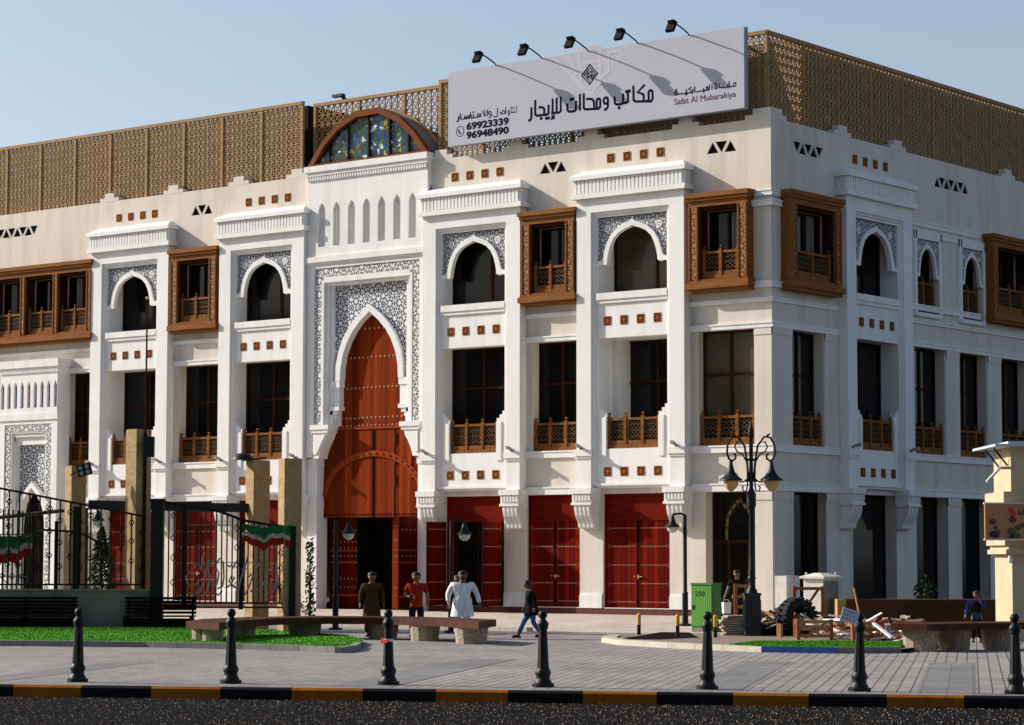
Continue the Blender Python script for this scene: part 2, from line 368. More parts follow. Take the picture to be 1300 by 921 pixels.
# slate coloured strips laid across the paving
g = MB()
for a0, a1, b0, b1 in ((-60, 60, .14, .62), (11.0, 11.9, .62, 12), (5.2, 6.3, .62, 12), (14.6, 15.5, .62, 12), (-1.2, -.4, .62, 9)):
    g.add([(*kp(a0, b0), -.416), (*kp(a1, b0), -.416), (*kp(a1, b1), -.416), (*kp(a0, b1), -.416)], [(0, 1, 2, 3)])
tag(g.build('pavement_strip', 'paverdark'), kind='structure')
# beige paved slope up to the building
def ring(d, z): return [(-70, -d, z), (d, -d, z), (d, 60, z)]
g = MB(); rows = [ring(9.3, -.412), ring(5, -.291), ring(1, -.166), ring(-.5, -.166)]
for i in range(3):
    for j in range(1): g.add([rows[i][j], rows[i][j + 1], rows[i + 1][j + 1], rows[i + 1][j]], [(0, 1, 2, 3)])
tag(g.build('sloped_forecourt', 'paverbeige'), kind='structure')
g = MB()
for i in range(3): g.add([rows[i][1], rows[i][2], rows[i + 1][2], rows[i + 1][1]], [(0, 1, 2, 3)])
g.add([(9.3, 60, -.412), (9.3, -6, -.412), (40, -6, -.412), (40, 60, -.412)], [(0, 1, 2, 3)])
tag(g.build('side_lane', 'asphalt'), kind='structure')
g = MB()
for x in range(-40, -2, 1): g.box(x + .01, x + .99, -9.75, -9.45, -.45, -.30)
tag(g.build('forecourt_kerb', 'kerbbeige'), kind='structure')
# striped kerb
ylw = [-15.0, -12.9, -10.74, -8.57, -6.4, -4.25, -2.1]
g = MB()
edges = [.22 + 1.163 * i for i in range(-60, 70)]
for i, a in enumerate(edges):
    b = a + 1.150; j = random.uniform(-.006, .006)
    pts = [(*kp(a, 0), 0), (*kp(b, 0), 0)]
    A, B, C, D = kp(a, j), kp(b, j), kp(b, .15), kp(a, .15)
    A2, B2 = kp(a, j + .035), kp(b, j + .035)
    mi = 0 if (i - 60) % 2 == 0 else 1; zt = -.412
    g.add([(*A, -.66), (*B, -.66), (*C, -.66), (*D, -.66), (*A, zt - .035), (*B, zt - .035), (*B2, zt), (*A2, zt), (*C, zt), (*D, zt)],
          [(0, 1, 5, 4), (4, 5, 6, 7), (7, 6, 8, 9), (1, 2, 8, 6, 5), (3, 0, 4, 7, 9), (2, 3, 9, 8)], mi)
tag(g.build('kerb', ['kyellow', 'kblack']), kind='structure')
# lawn on the left
LAWN = [(-7.5, -28.6), (-4.76, -27.0), (-1.02, -25.1), (1.6, -24.6), (3.3, -24.55), (4.6, -24.75), (4.2, -23.9), (1.5, -20.5), (-1.45, -17.9), (-4.1, -17.0), (-8.58, -15.3), (-17, -21.0), (-26, -28), (-20, -36)]
def turf(poly, z, per, name, h=.05, seed=3):
    rnd = random.Random(seed); g = MB(); n = len(poly)
    g.add([(x, y, z) for x, y in poly], [tuple(range(n))])
    xs = [p[0] for p in poly]; ys = [p[1] for p in poly]
    def inside(x, y):
        c = False; j = n - 1
        for i in range(n):
            if (poly[i][1] > y) != (poly[j][1] > y) and x < (poly[j][0] - poly[i][0]) * (y - poly[i][1]) / (poly[j][1] - poly[i][1]) + poly[i][0]: c = not c
            j = i
        return c
    k = 0
    while k < per:
        x = rnd.uniform(min(xs), max(xs)); y = rnd.uniform(min(ys), max(ys))
        if not inside(x, y): per -= .6; continue
        k += 1; a = rnd.uniform(0, 6.28); hh = h * rnd.uniform(.5, 1.3); w = .012
        dx, dy = math.cos(a) * w, math.sin(a) * w; lx, ly = rnd.uniform(-.03, .03), rnd.uniform(-.03, .03)
        g.add([(x - dx, y - dy, z), (x + dx, y + dy, z), (x + lx, y + ly, z + hh)], [(0, 1, 2)])
    return tag(g.build(name, 'grass'), kind='stuff', cat='grass')
tag(turf(LAWN, -.31, 90000, 'lawn', .028), 'bright green lawn strip inside the dark kerb at the left')
def kerbline(pts, mat, name, w=.16, z0=-.44, z1=-.29, seg=1.0):
    g = MB()
    for i in range(len(pts) - 1):
        a = Vector(pts[i]); b = Vector(pts[i + 1]); L = (b - a).length; m = max(1, round(L / seg)); t = (b - a) / L; nn = Vector((-t.y, t.x)) * w
        for k in range(m):
            p = a + t * (L * k / m + .006); q2 = a + t * (L * (k + 1) / m - .006); dz = random.uniform(-.006, .006)
            g.plan([(p.x, p.y), (q2.x, q2.y), (q2.x + nn.x, q2.y + nn.y), (p.x + nn.x, p.y + nn.y)], z0, z1 + dz)
    return tag(g.build(name, mat), kind='structure')
kerbline([(-20.1, -36.1), (-7.5, -28.75), (-4.76, -27.15), (-1.02, -25.25), (1.6, -24.76), (3.3, -24.7), (4.75, -24.9)], 'kerbgrey', 'lawn_kerb')
kerbline([(4.75, -24.9), (4.3, -23.9), (3.0, -22.3)], 'kerbgrey', 'lawn_kerb')
# planted island on the right
ISL = [(3.6, -13.6), (4.9, -15.6), (6.4, -16.9), (8.37, -17.75), (10.2, -18.25), (11.4, -18.5), (13.03, -18.0), (14.0, -16.9), (13.0, -13.2), (11, -8.5), (6.0, -9.2), (3.2, -10.6)]
g = MB(); g.add([(x, y, -.33) for x, y in ISL], [tuple(range(len(ISL)))]); tag(g.build('island_soil', simple('bare_soil', (.22, .18, .14), .3, 2, .95, .1, .5, 15)), kind='structure')
g = MB(); g.add([(x, y, -.326) for x, y in ((5.5, -15.9), (3.93, -12.35), (2.9, -10.2), (3.6, -9.9), (6.3, -13.4), (6.4, -15.2))], [tuple(range(6))]); tag(g.build('dark_ground_patch', 'asphalt'), kind='structure')  # flat dark wedge laid over the island soil
kerbline(ISL[:6], 'kerbbeige', 'island_kerb', .34, -.44, -.30)
kerbline(ISL[5:7], 'kerbblue', 'island_kerb', .16, -.44, -.29, 1.7)
kerbline(ISL[6:8], 'kerbgrey', 'island_kerb', .16, -.44, -.29)
tag(turf([(10.0, -17.7), (11.4, -18.3), (12.95, -17.8), (13.8, -16.8), (12.6, -13.4), (10.9, -14.1), (9.3, -15.3)], -.30, 20000, 'island_grass', .028, 5), 'small green grass patch behind the blue painted kerb at the right')

# ================================================================ THE BUILDING
BLD = thing('office_building', 'long cream and white building with arched bays, wooden oriel windows and bronze lattice roof screens', 'building')
def wall_grid(mb, s0, s1, z0, z1, holes, d, mi=0, reveal=None):
    ss = sorted(set([s0, s1] + [h[0] for h in holes] + [h[1] for h in holes])); zz = sorted(set([z0, z1] + [h[2] for h in holes] + [h[3] for h in holes]))
    ss = [s for s in ss if s0 <= s <= s1]; zz = [z for z in zz if z0 <= z <= z1]
    for i in range(len(ss) - 1):
        for j in range(len(zz) - 1):
            a, b = (ss[i] + ss[i + 1]) / 2, (zz[j] + zz[j + 1]) / 2
            if any(h[0] < a < h[1] and h[2] < b < h[3] for h in holes): continue
            mb.add([(ss[i], -d, zz[j]), (ss[i + 1], -d, zz[j]), (ss[i + 1], -d, zz[j + 1]), (ss[i], -d, zz[j + 1])], [(0, 1, 2, 3)], mi)
    for h in holes:
        k = h[4] if len(h) > 4 else reveal
        if not k: continue
        a, b, c, e = h[:4]; y0, y1 = -d, -d + k
        for q4 in (((a, y0, c), (a, y1, c), (a, y1, e), (a, y0, e)), ((b, y0, c), (b, y0, e), (b, y1, e), (b, y1, c)),
                   ((a, y0, e), (a, y1, e), (b, y1, e), (b, y0, e)), ((a, y0, c), (b, y0, c), (b, y1, c), (a, y1, c))):
            mb.add(q4, [(0, 1, 2, 3)], mi)
BAYS_L = [-7.31, -13.93, -23.80, -30.76]; BAY_R = 3.97
SQ = [2.13 - .99, 2.13 - .33, 2.13 + .33, 2.13 + .99]        # square vent centres within a bay
def tri_holes(s, n, up=True):                                # bounding boxes of a row of triangular vents
    out = []
    for i in range(n): out.append((s + i * .335, s + i * .335 + .45, 14.44, 14.80, up if i % 2 == 0 else not up))
    return out
TRI_L = [tri_holes(-36.80, 7, False), tri_holes(-25.66, 3), tri_holes(-9.11, 3), tri_holes(-2.40, 3)]
TRI_R = [tri_holes(1.33, 5, False), tri_holes(10.45, 7, True)]
def facade_wall(side, s0, s1, holes, tris, bays):
    mb = MB(); H = list(holes)
    for b in bays:
        H += [(b + .70, b + 3.56, 5.0, 8.85), (b + .70, b + 3.56, 10.1, 12.72)]
        for c in SQ: H.append((b + c - .15, b + c + .15, 14.54, 14.84, .12))
    for t in tris: H.append((t[0][0] - .1, t[-1][1] + .1, 14.44, 14.80))
    wall_grid(mb, s0, s1, -.3, 15.38, H, 0)
    for t in tris:                                           # fill between triangles, each triangle a real opening
        a = t[0][0]; z0, z1 = 14.44, 14.80
        pts_up = []; cells = []
        def quad(*p): mb.add([(x, 0, z) for x, z in p], [tuple(range(len(p)))])
        n = len(t); w = .45; g2 = .335
        first = t[0]; last = t[-1]
        # left and right closing pieces
        L0 = a - .1; R1 = last[1] + .1
        if first[4]: quad((L0, z0), (a, z0), (a + w / 2, z1), (L0, z1))
        else: quad((L0, z0), (a + w / 2, z0), (a, z1), (L0, z1))
        if last[4]: quad((last[1], z0), (R1, z0), (R1, z1), (last[0] + w / 2, z1))
        else: quad((last[0] + w / 2, z0), (R1, z0), (R1, z1), (last[1], z1))
        for i in range(n - 1):
            p, q3 = t[i], t[i + 1]
            if p[4]: quad((p[1], z0), (q3[0] + w / 2, z0), (q3[0], z1), (p[0] + w / 2, z1))
            else: quad((p[0] + w / 2, z0), (q3[0], z0), (q3[0] + w / 2, z1), (p[1], z1))
        for p in t:
            tri = [(p[0], z0), (p[1], z0), (p[0] + w / 2, z1)] if p[4] else [(p[0], z1), (p[1], z1), (p[0] + w / 2, z0)]
            for i in range(3):
                A, B = tri[i], tri[(i + 1) % 3]
                mb.add([(A[0], 0, A[1]), (B[0], 0, B[1]), (B[0], .05, B[1]), (A[0], .05, A[1])], [(0, 1, 2, 3)])
    # parapet thickness above the vents
    mb.add([(s0, 0, 15.38), (s1, 0, 15.38), (s1, .26, 15.38), (s0, .26, 15.38)], [(0, 1, 2, 3)])
    mb.add([(s0, .26, 14.9), (s1, .26, 14.9), (s1, .26, 15.38), (s0, .26, 15.38)], [(0, 1, 2, 3)])
    o = mb.build('wall', 'beige', BLD); put(o, side, 0)
    for t in tris:
        for p in t:
            m2 = MB(); m2.fb(p[0], p[1], -.08, -.051, 14.43, 14.81)
            put(m2.build('triangle_vent', 'void', BLD), side, 0)
    return o
HL = [(-9.42, -7.42, 5.17, 8.80, .45), (-9.63, -7.44, .03, 3.72, .22), (-26.25, -23.95, 5.17, 8.80, .5), (-26.40, -24.1, .03, 3.72, .22),
      (-2.75, -.66, 5.17, 8.80, .35), (-2.50, -.66, -.17, 3.72, .5), (-6.49, -3.88, .03, 3.72, .22), (-13.17, -10.60, .03, 3.72, .6),
      (-23.05, -20.45, .03, 3.72, .22), (-30.0, -27.4, .03, 3.72, .22), (-19.08, -14.28, -.17, 11.5), (-32.45, -31.05, 5.17, 8.80, .5), (-32.3, -31.1, .03, 3.72, .22),
      (-37.6, -36.0, 5.17, 8.80, .5), (-9.2, -7.8, 10.41, 12.7), (-25.93, -24.37, 10.41, 12.7), (-2.46, -1.06, 10.41, 12.7)] + [(-38.75 + .27 + i * 1.9325 + .04, -38.75 + .27 + i * 1.9325 + 1.62, 10.41, 12.7) for i in range(4)]
HR = [(1.15, 3.05, 5.17, 8.80, .45), (8.94, 11.03, 5.17, 8.80, .45), (12.1, 14.08, 5.17, 8.80, .45), (15.21, 17.2, 5.17, 8.80, .45), (18.2, 20.2, 5.17, 8.80, .45),
      (1.19, 3.31, -.17, 3.72, .5), (4.78, 7.60, -.17, 3.72, .5), (8.95, 11.14, -.17, 3.72, .5), (12.1, 14.2, -.17, 3.72, .5), (15.1, 17.3, -.17, 3.72, .5), (18.2, 20.4, -.17, 3.72, .5),
      (9.05, 10.60, 9.98, 12.5, .4), (12.24, 13.79, 9.98, 12.5, .4), (.95, 3.2, 10.41, 12.7), (14.4, 16.65, 10.41, 12.7)]
WALL_L = facade_wall('L', -42, 0, HL, TRI_L, BAYS_L)
WALL_R = facade_wall('R', 0, 26, HR, TRI_R, [BAY_R])
# body of the building behind the facades (roof, back and far walls)
g = MB(); g.add([(-42, .26, 14.95), (-.26, .26, 14.95), (-.26, 26, 14.95), (-42, 26, 14.95)], [(0, 1, 2, 3)]); g.build('roof', 'roof', BLD)
g = MB(); g.add([(-42, 0, -.3), (-42, 26, -.3), (-42, 26, 15.38), (-42, 0, 15.38)], [(0, 1, 2, 3)]); g.add([(-42, 26, -.3), (0, 26, -.3), (0, 26, 15.38), (-42, 26, 15.38)], [(0, 1, 2, 3)]); g.build('back_wall', 'beige', BLD)
g = MB(); g.box(-41, -20.6, .95, 9, 14.95, 18.2); g.build('roof_house', 'roofdark', BLD)
g = MB(); g.box(-9.0, -.85, 2.2, 25, 14.95, 18.28); g.build('roof_house', 'roofdark', BLD)
# crenels along the parapet
cm = MB(); cm.fb(-.52, .52, -.26, .004, 15.375, 15.52); cm.fb(-.26, .26, -.258, .006, 15.375, 15.70)
c0 = cm.build('crenel', 'beige', BLD); put(c0, 'L', -30.18)
for side, ss in (('L', (-26.65, -23.19, -20.24, -13.42, -10.12, -6.98, -3.21)), ('R', (4.37, 7.97, 15.98, 20.5))):
    for s in ss: put(copy_tree(c0, BLD), side, s)
cm = MB(); cm.box(-.95, .006, -.006, .26, 15.375, 15.52); cm.box(-.66, .004, -.004, .258, 15.375, 15.70)
cm.box(-.26, .006, .262, .95, 15.375, 15.52); cm.box(-.258, .004, .262, .66, 15.375, 15.70); cm.build('corner_crenel', 'beige', BLD)
# string courses (bands) on the recessed wall lengths
def band(side, s0, s1, z0, z1, d, mat='white'):
    m = MB(); m.fb(0, s1 - s0, 0, d, z0, z1 - .05); m.fb(-.0, s1 - s0, 0, d + .025, z1 - .05, z1)
    put(m.build('string_course', mat, BLD), side, s0)
for side, s0, s1 in (('L', -3.05, .07), ('L', -9.68, -7.30), ('L', -26.49, -23.80), ('L', -38.5, -30.76), ('R', 0, 3.96), ('R', 8.24, 26)):
    for z0, z1, d in ((9.60, 9.74, .06), (8.80, 8.98, .07), (4.94, 5.17, .08), (3.73, 3.98, .07)):
        if side == 'L' and s0 == -38.5: s0x, s1x = (-38.5, -30.76) if z0 > 9 else (-32.6, -30.76)
        else: s0x, s1x = s0, s1
        band(side, s0x, s1x, z0, z1, d)
for z0, z1, d in ((12.93, 13.12, .06), (12.60, 12.80, .1), (10.05, 10.25, .08)):
    band('L', -.72, .06 if d < .1 else .1, z0, z1, d); band('R', 0, .5, z0, z1, d); band('R', 8.24, 13.6, z0, z1, d if d != .1 else .05)
# maroon plinth along the street
for side, a, b in (('L', -31.0, -28.9 + 9.1), ('L', -14.25, -2.55), ):
    m = MB(); m.fb(0, b - a, -.2, .035, -.2, .028); put(m.build('plinth', simple('maroon_plinth', (.09, .018, .014), .25, 3, .6, .3), BLD), side, a)
# white blocks at the feet of the piers
for side, a, b in (('L', -10.58, -9.66), ('L', -7.42, -6.52), ('L', -3.86, -2.86), ('L', -14.2, -13.2), ('L', -24.0, -23.1)):
    m = MB(); m.fb(0, b - a, .0, .06, .03, .44); m.fb(.0, b - a, .0, .03, .44, .52); put(m.build('pier_base', 'white', BLD), side, a)
# ---------------------------------------------------------------- lattice tile (in the square vents)
tm = MB(); w = .03
for a, b in (((-.15, -.15), (.15, -.15)), ((-.15, .15), (.15, .15)), ((-.15, -.15), (-.15, .15)), ((.15, -.15), (.15, .15)), ((-.15, -.15), (.15, .15)), ((-.15, .15), (.15, -.15)), ((0, -.15), (0, .15)), ((-.15, 0), (.15, 0))):
    k = .138 / .15
    tm.bar((a[0] * k, -.03, a[1] * k), (b[0] * k, -.03, b[1] * k), .021, .03, 0, (0, 1, 0))
tm.lathe([(.034, -.012), (.034, .012)], 8); tm.v = tm.v[:-16] + [(x, -.03 + z, y) for x, y, z in tm.v[-16:]]
tm.box(-.149, .149, .05, .06, -.149, .149, 1)
TILE = tm.build('lattice_vent', ['tile', 'void'], BLD); TILE.location = (-50, 5, 5)
def tile(parent, s, d, z):
    c = TILE.copy(); COL.objects.link(c); c.parent = parent; c.location = (s, -d, z); return c
def tile_on(side, s, z, d=-.03):
    c = TILE.copy(); COL.objects.link(c); c.parent = BLD
    if side == 'L': c.location = (s, -d, z)
    else: c.location = (d, s, z); c.rotation_euler = (0, 0, math.pi / 2)
for b in BAYS_L:
    for c in SQ: tile_on('L', b + c, 14.69)
for c in SQ: tile_on('R', BAY_R + c, 14.69)
# ---------------------------------------------------------------- balustrade and window builders (facade-local)
def balustrade(parent, s0, s1, z0, z1, d, n, name='balustrade'):
    m = MB(); w = (s1 - s0) / n; pw = .10
    for i in range(n + 1):
        x = s0 + i * w; x = min(max(x, s0 + pw / 2), s1 - pw / 2)
        m.fb(x - pw / 2, x + pw / 2, d - .02, d + .08, z0, z1 + .02)
        for k in range(4): m.fb(x - pw / 2 - .012, x + pw / 2 + .012, d - .01, d + .092, z0 + .32 + k * .17, z0 + .37 + k * .17)
        m.ball((x, -d - .03, z1 + .09), .05, 6)
    m.fb(s0, s1, d, d + .06, z1 - .12, z1 - .04); m.fb(s0, s1, d - .01, d + .075, z0, z0 + .12); m.fb(s0, s1, d, d + .05, z0 + .12, z0 + .26)
    for i in range(n):
        a = s0 + i * w + pw * .6; b = s0 + (i + 1) * w - pw * .6; lo = z0 + .30; hi = z1 - .16
        for j in range(3):
            zz = lo + (hi - lo) * (j + .5) / 3; m.bar((a, -d - .03, zz), (b, -d - .03, zz), .010, .012, 2, (0, 1, 0))
        nx = max(2, round((b - a) / .16))
        for j in range(nx):
            xa = a + (b - a) * j / nx; xb = a + (b - a) * (j + 1) / nx
            for t in range(4):
                za = lo + (hi - lo) * t / 4; zb = lo + (hi - lo) * (t + 1) / 4
                m.bar((xa, -d - .03, za), (xb, -d - .03, zb), .010, .012, 2, (0, 1, 0)); m.bar((xa, -d - .03, zb), (xb, -d - .03, za), .010, .012, 2, (0, 1, 0))
        m.fb(a, b, d - .06, d - .04, z0 + .2, z1 - .1, 1)
    return m.build(name, ['gold', 'void', 'latticewood'], parent)
def pane(parent, s0, s1, z0, z1, d, mat='glass', cross=(.5, .62), frame=.07):
    m = MB(); m.fb(s0, s1, d - .03, d, z0, z1, 1)
    for a, b in ((s0, s0 + frame), (s1 - frame, s1)): m.fb(a, b, d - .01, d + .06, z0, z1)
    m.fb(s0 + frame, s1 - frame, d - .01, d + .058, z0, z0 + frame); m.fb(s0 + frame, s1 - frame, d - .01, d + .058, z1 - frame, z1)
    if cross:
        x = s0 + (s1 - s0) * cross[0]; z = z0 + (z1 - z0) * cross[1]
        m.fb(x - .045, x + .045, d - .01, d + .05, z0 + frame, z1 - frame)
        if cross[1] > 0: m.fb(s0 + frame, s1 - frame, d - .01, d + .045, z - .04, z + .04)
    return m.build('window_pane', ['brownwood', mat], parent)
# ---------------------------------------------------------------- arch shapes
IN = [(0, 0), (.12, -.07), (.30, -.115), (.55, -.225), (.75, -.40), (.88, -.64), (.96, -.90), (1.0, -1.10), (1.0, -1.20), (1.08, -1.25), (1.2, -1.20), (1.39, -1.27)]
OUT = [(0, .20), (.14, .11), (.32, .06), (.58, -.06), (.84, -.26), (1.02, -.54), (1.12, -.84), (1.16, -1.0), (1.2, -1.06), (1.27, -1.10), (1.34, -1.10), (1.39, -1.11)]
def arch_band(parent, c, zap, k, d0, d1, kz=None, name='arch_moulding'):
    kz = kz or k; m = MB()
    for sg in (-1, 1):
        for i in range(len(IN) - 1):
            q4 = [IN[i], IN[i + 1], OUT[i + 1], OUT[i]]; m.prism([(c + sg * x * k, zap + z * kz) for x, z in q4], d0, d1)
    return m.build(name, 'white', parent)
def arch_spandrel(parent, c, zap, ztop, k, d0, d1, kz=None):
    kz = kz or k; m = MB()
    for sg in (-1, 1):
        for i in range(len(OUT) - 1):
            (x0, z0), (x1, z1) = OUT[i], OUT[i + 1]
            if x1 - x0 < .001: continue
            m.prism([(c + sg * x0 * k, zap + z0 * kz - .01), (c + sg * x1 * k, zap + z1 * kz - .01), (c + sg * x1 * k, ztop), (c + sg * x0 * k, ztop)], d0, d1)
    o = m.build('carved_spandrel', 'arab', parent)
    r = MB()
    for sg in (-1, 1):
        cx, cz = c + sg * 1.02 * k, ztop - .36 * kz
        for ra, rb, mi in ((.0, .045, 0), (.075, .12, 0)):
            n = 14
            for i in range(n):
                a, b = 2 * math.pi * i / n, 2 * math.pi * (i + 1) / n
                r.prism([(cx + ra * k * math.cos(a), cz + ra * k * math.sin(a)), (cx + rb * k * math.cos(a), cz + rb * k * math.sin(a)), (cx + rb * k * math.cos(b), cz + rb * k * math.sin(b)), (cx + (ra * k + .0005) * math.cos(b), cz + (ra * k + .0005) * math.sin(b))], d1 - .01, d1 + .015)
    r.build('carved_rosette', 'white', parent)
# ---------------------------------------------------------------- bracket under a bay frame
def bracket_mesh():
    m = MB(); w = .78
    m.fb(-.03, w + .03, 0, .56, 3.72, 3.90); m.fb(0, w, 0, .48, 3.42, 3.72)
    for i in range(6): m.fb(.03 + i * .128, .03 + i * .128 + .075, .47, .53, 3.5, 3.69)
    m.fb(-.02, w + .02, 0, .53, 3.36, 3.44)
    P = [(0, 3.36), (.46, 3.36), (.45, 3.2), (.40, 3.02), (.30, 2.86), (.24, 2.76), (.22, 2.64), (.18, 2.60), (0, 2.60)]
    m.prof(P, .06, w - .06)
    for i in range(4):
        x = .10 + i * .165; m.prof([(d + .03, z) for d, z in P[1:-1]] + [(d - .04, z) for d, z in reversed(P[1:-1])], x, x + .075)
    return m
BRK = bracket_mesh().build('bracket', 'white'); BRK_ME = BRK.data; bpy.data.objects.remove(BRK)
def bracket(parent, s):
    o = bpy.data.objects.new('bracket', BRK_ME); COL.objects.link(o); o.parent = parent; o.location = (s, 0, 0); return o
spm = MB(); spm.fb(-.02, .02, .0, .1, 0, .09); spm.bar((0, -.1, .08), (.03, -.30, .12), .09, .09); spm.bar((.03, -.30, .12), (.035, -.33, .126), .11, .11)
SPT = spm.build('ledge_spotlight', simple('dusty_brass_spotlight', (.28, .24, .17), .2, 5, .5, .4)); SPT_ME = SPT.data; bpy.data.objects.remove(SPT)
def spot(parent, s, d, z):
    o = bpy.data.objects.new('ledge_spotlight', SPT_ME); COL.objects.link(o); o.parent = parent; o.location = (s, -d, z); return o
# ---------------------------------------------------------------- the tall white bay frame
def bay_frame(side, s0, D1, D2, mat1='glass', mat2='glass', brackets=(True, True)):
    m = MB()
    for a, b in ((0, .58), (3.68, 4.26)): m.fb(a, b, 0, .35, 3.90, 13.4)
    m.fb(.58, 3.68, 0, .35, 12.90, 13.4)
    for a, b in ((.58, .66), (3.60, 3.68)): m.fb(a, b, 0, .28, 4.05, 12.90)
    m.fb(.66, 3.60, 0, .28, 12.82, 12.90)
    for a, b in ((.66, .742), (3.518, 3.60)): m.fb(a, b, 0, .225, 4.05, 12.82)
    m.fb(.742, 3.518, 0, .225, 12.72, 12.82)
    m.fb(.58, 3.68, 0, .16, 3.90, 4.05); m.fb(.60, 3.66, .16, .24, 3.98, 4.06)
    holes = [(1.10, 3.16, 5.17, 6.2), (.742, 3.518, 6.2, 8.77), (.742, 3.518, 10.22, 12.72)]
    for c in SQ: holes += [(c - .15, c + .15, 4.28, 4.58, .1), (c - .15, c + .15, 9.18, 9.48, .1)]
    wall_grid(m, .742, 3.518, 4.05, 12.72, holes, .19)
    # stepped shoulders beside the balustrade
    for i in range(3):
        a = .742 + .12 * (3 - i) - .0; zt = 6.2 + .12 * (i + 1)
        m.fb(.742, a - .0, -.05, .19, zt - .12, zt); m.fb(3.518 - (a - .742), 3.518, -.05, .19, zt - .12, zt)
    m.fb(.90, 1.10, .0, .23, 4.9, 6.2); m.fb(3.16, 3.36, .0, .23, 4.9, 6.2)
    # reveals of both openings
    for z0, z1, D in ((5.17, 8.77, D1), (10.22, 12.72, D2)):
        m.fb(.60, .742, -D, .0, z0, z1); m.fb(3.518, 3.66, -D, .0, z0, z1)
        m.fb(.742, 3.518, -D, .188, z1, z1 + .1); m.fb(.742, 3.518, -D, .188, z0 - .1, z0)
    if D1 > .9: m.fb(.742, 1.0, -D1, -.62, 5.17, 8.77)
    m.fb(.742, 3.518, .19, .29, 10.02, 10.24); m.fb(.742, 3.518, .19, .25, 9.90, 10.02)
    for a in (-.05, 3.63): m.fb(a, a + .68, .35, .43, 4.95, 5.17); m.fb(a + .02, a + .66, .35, .39, 4.87, 4.95)
    o = m.build('bay_frame', 'white', BLD); put(o, side, s0)
    # cornice
    c = MB(); c.fb(-.14, 4.40, 0, .50, 13.36, 13.52); c.fb(-.05, 4.31, 0, .42, 13.52, 13.98); c.fb(-.16, 4.42, 0, .53, 13.98, 14.12)
    for i in range(28): c.prism([(-.03 + i * .1545, 13.54), (.075 + i * .1545, 13.54), (.075 + i * .1545, 13.97), (-.03 + i * .1545, 13.97)], .42, .455)
    for k in range(4):
        for x in (-.08, 4.31): c.fb(x, x + .03, .03 + k * .1, .085 + k * .1, 13.54, 13.97)
    c.add([(-.16, -.53, 14.12), (4.42, -.53, 14.12), (4.42, 0, 14.12), (-.16, 0, 14.12), (.18, -.12, 14.32), (4.08, -.12, 14.32), (4.08, 0, 14.32), (.18, 0, 14.32)],
          [(0, 1, 5, 4), (4, 5, 6, 7), (1, 2, 6, 5), (3, 0, 4, 7), (2, 3, 7, 6), (0, 3, 2, 1)])
    c.build('cornice', 'white', o)
    arch_band(o, 2.13, 12.40, 1.0, .04, .21); arch_spandrel(o, 2.13, 12.40, 12.72, 1.0, .03, .13)
    for cx in SQ: tile(o, cx, .16, 4.43); tile(o, cx, .16, 9.33)
    balustrade(o, 1.10, 3.16, 5.17, 6.2, .06, 3)
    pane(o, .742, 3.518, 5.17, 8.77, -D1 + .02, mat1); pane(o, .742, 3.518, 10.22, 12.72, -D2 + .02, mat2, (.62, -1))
    for f, s in zip(brackets, (-.08, 3.56)):
        if f: bracket(o, s)
    spot(o, .2, .35, 5.17); spot(o, 3.95, .35, 5.17)
    return o
BF1 = bay_frame('L', BAYS_L[0], 1.3, .8, 'glass', 'glassbrown')
BF2 = bay_frame('L', BAYS_L[1], .45, .45)
BF3 = bay_frame('L', BAYS_L[2], .45, .45)
BF4 = bay_frame('L', BAYS_L[3], .85, .7)
BFR = bay_frame('R', BAY_R, .55, .55)
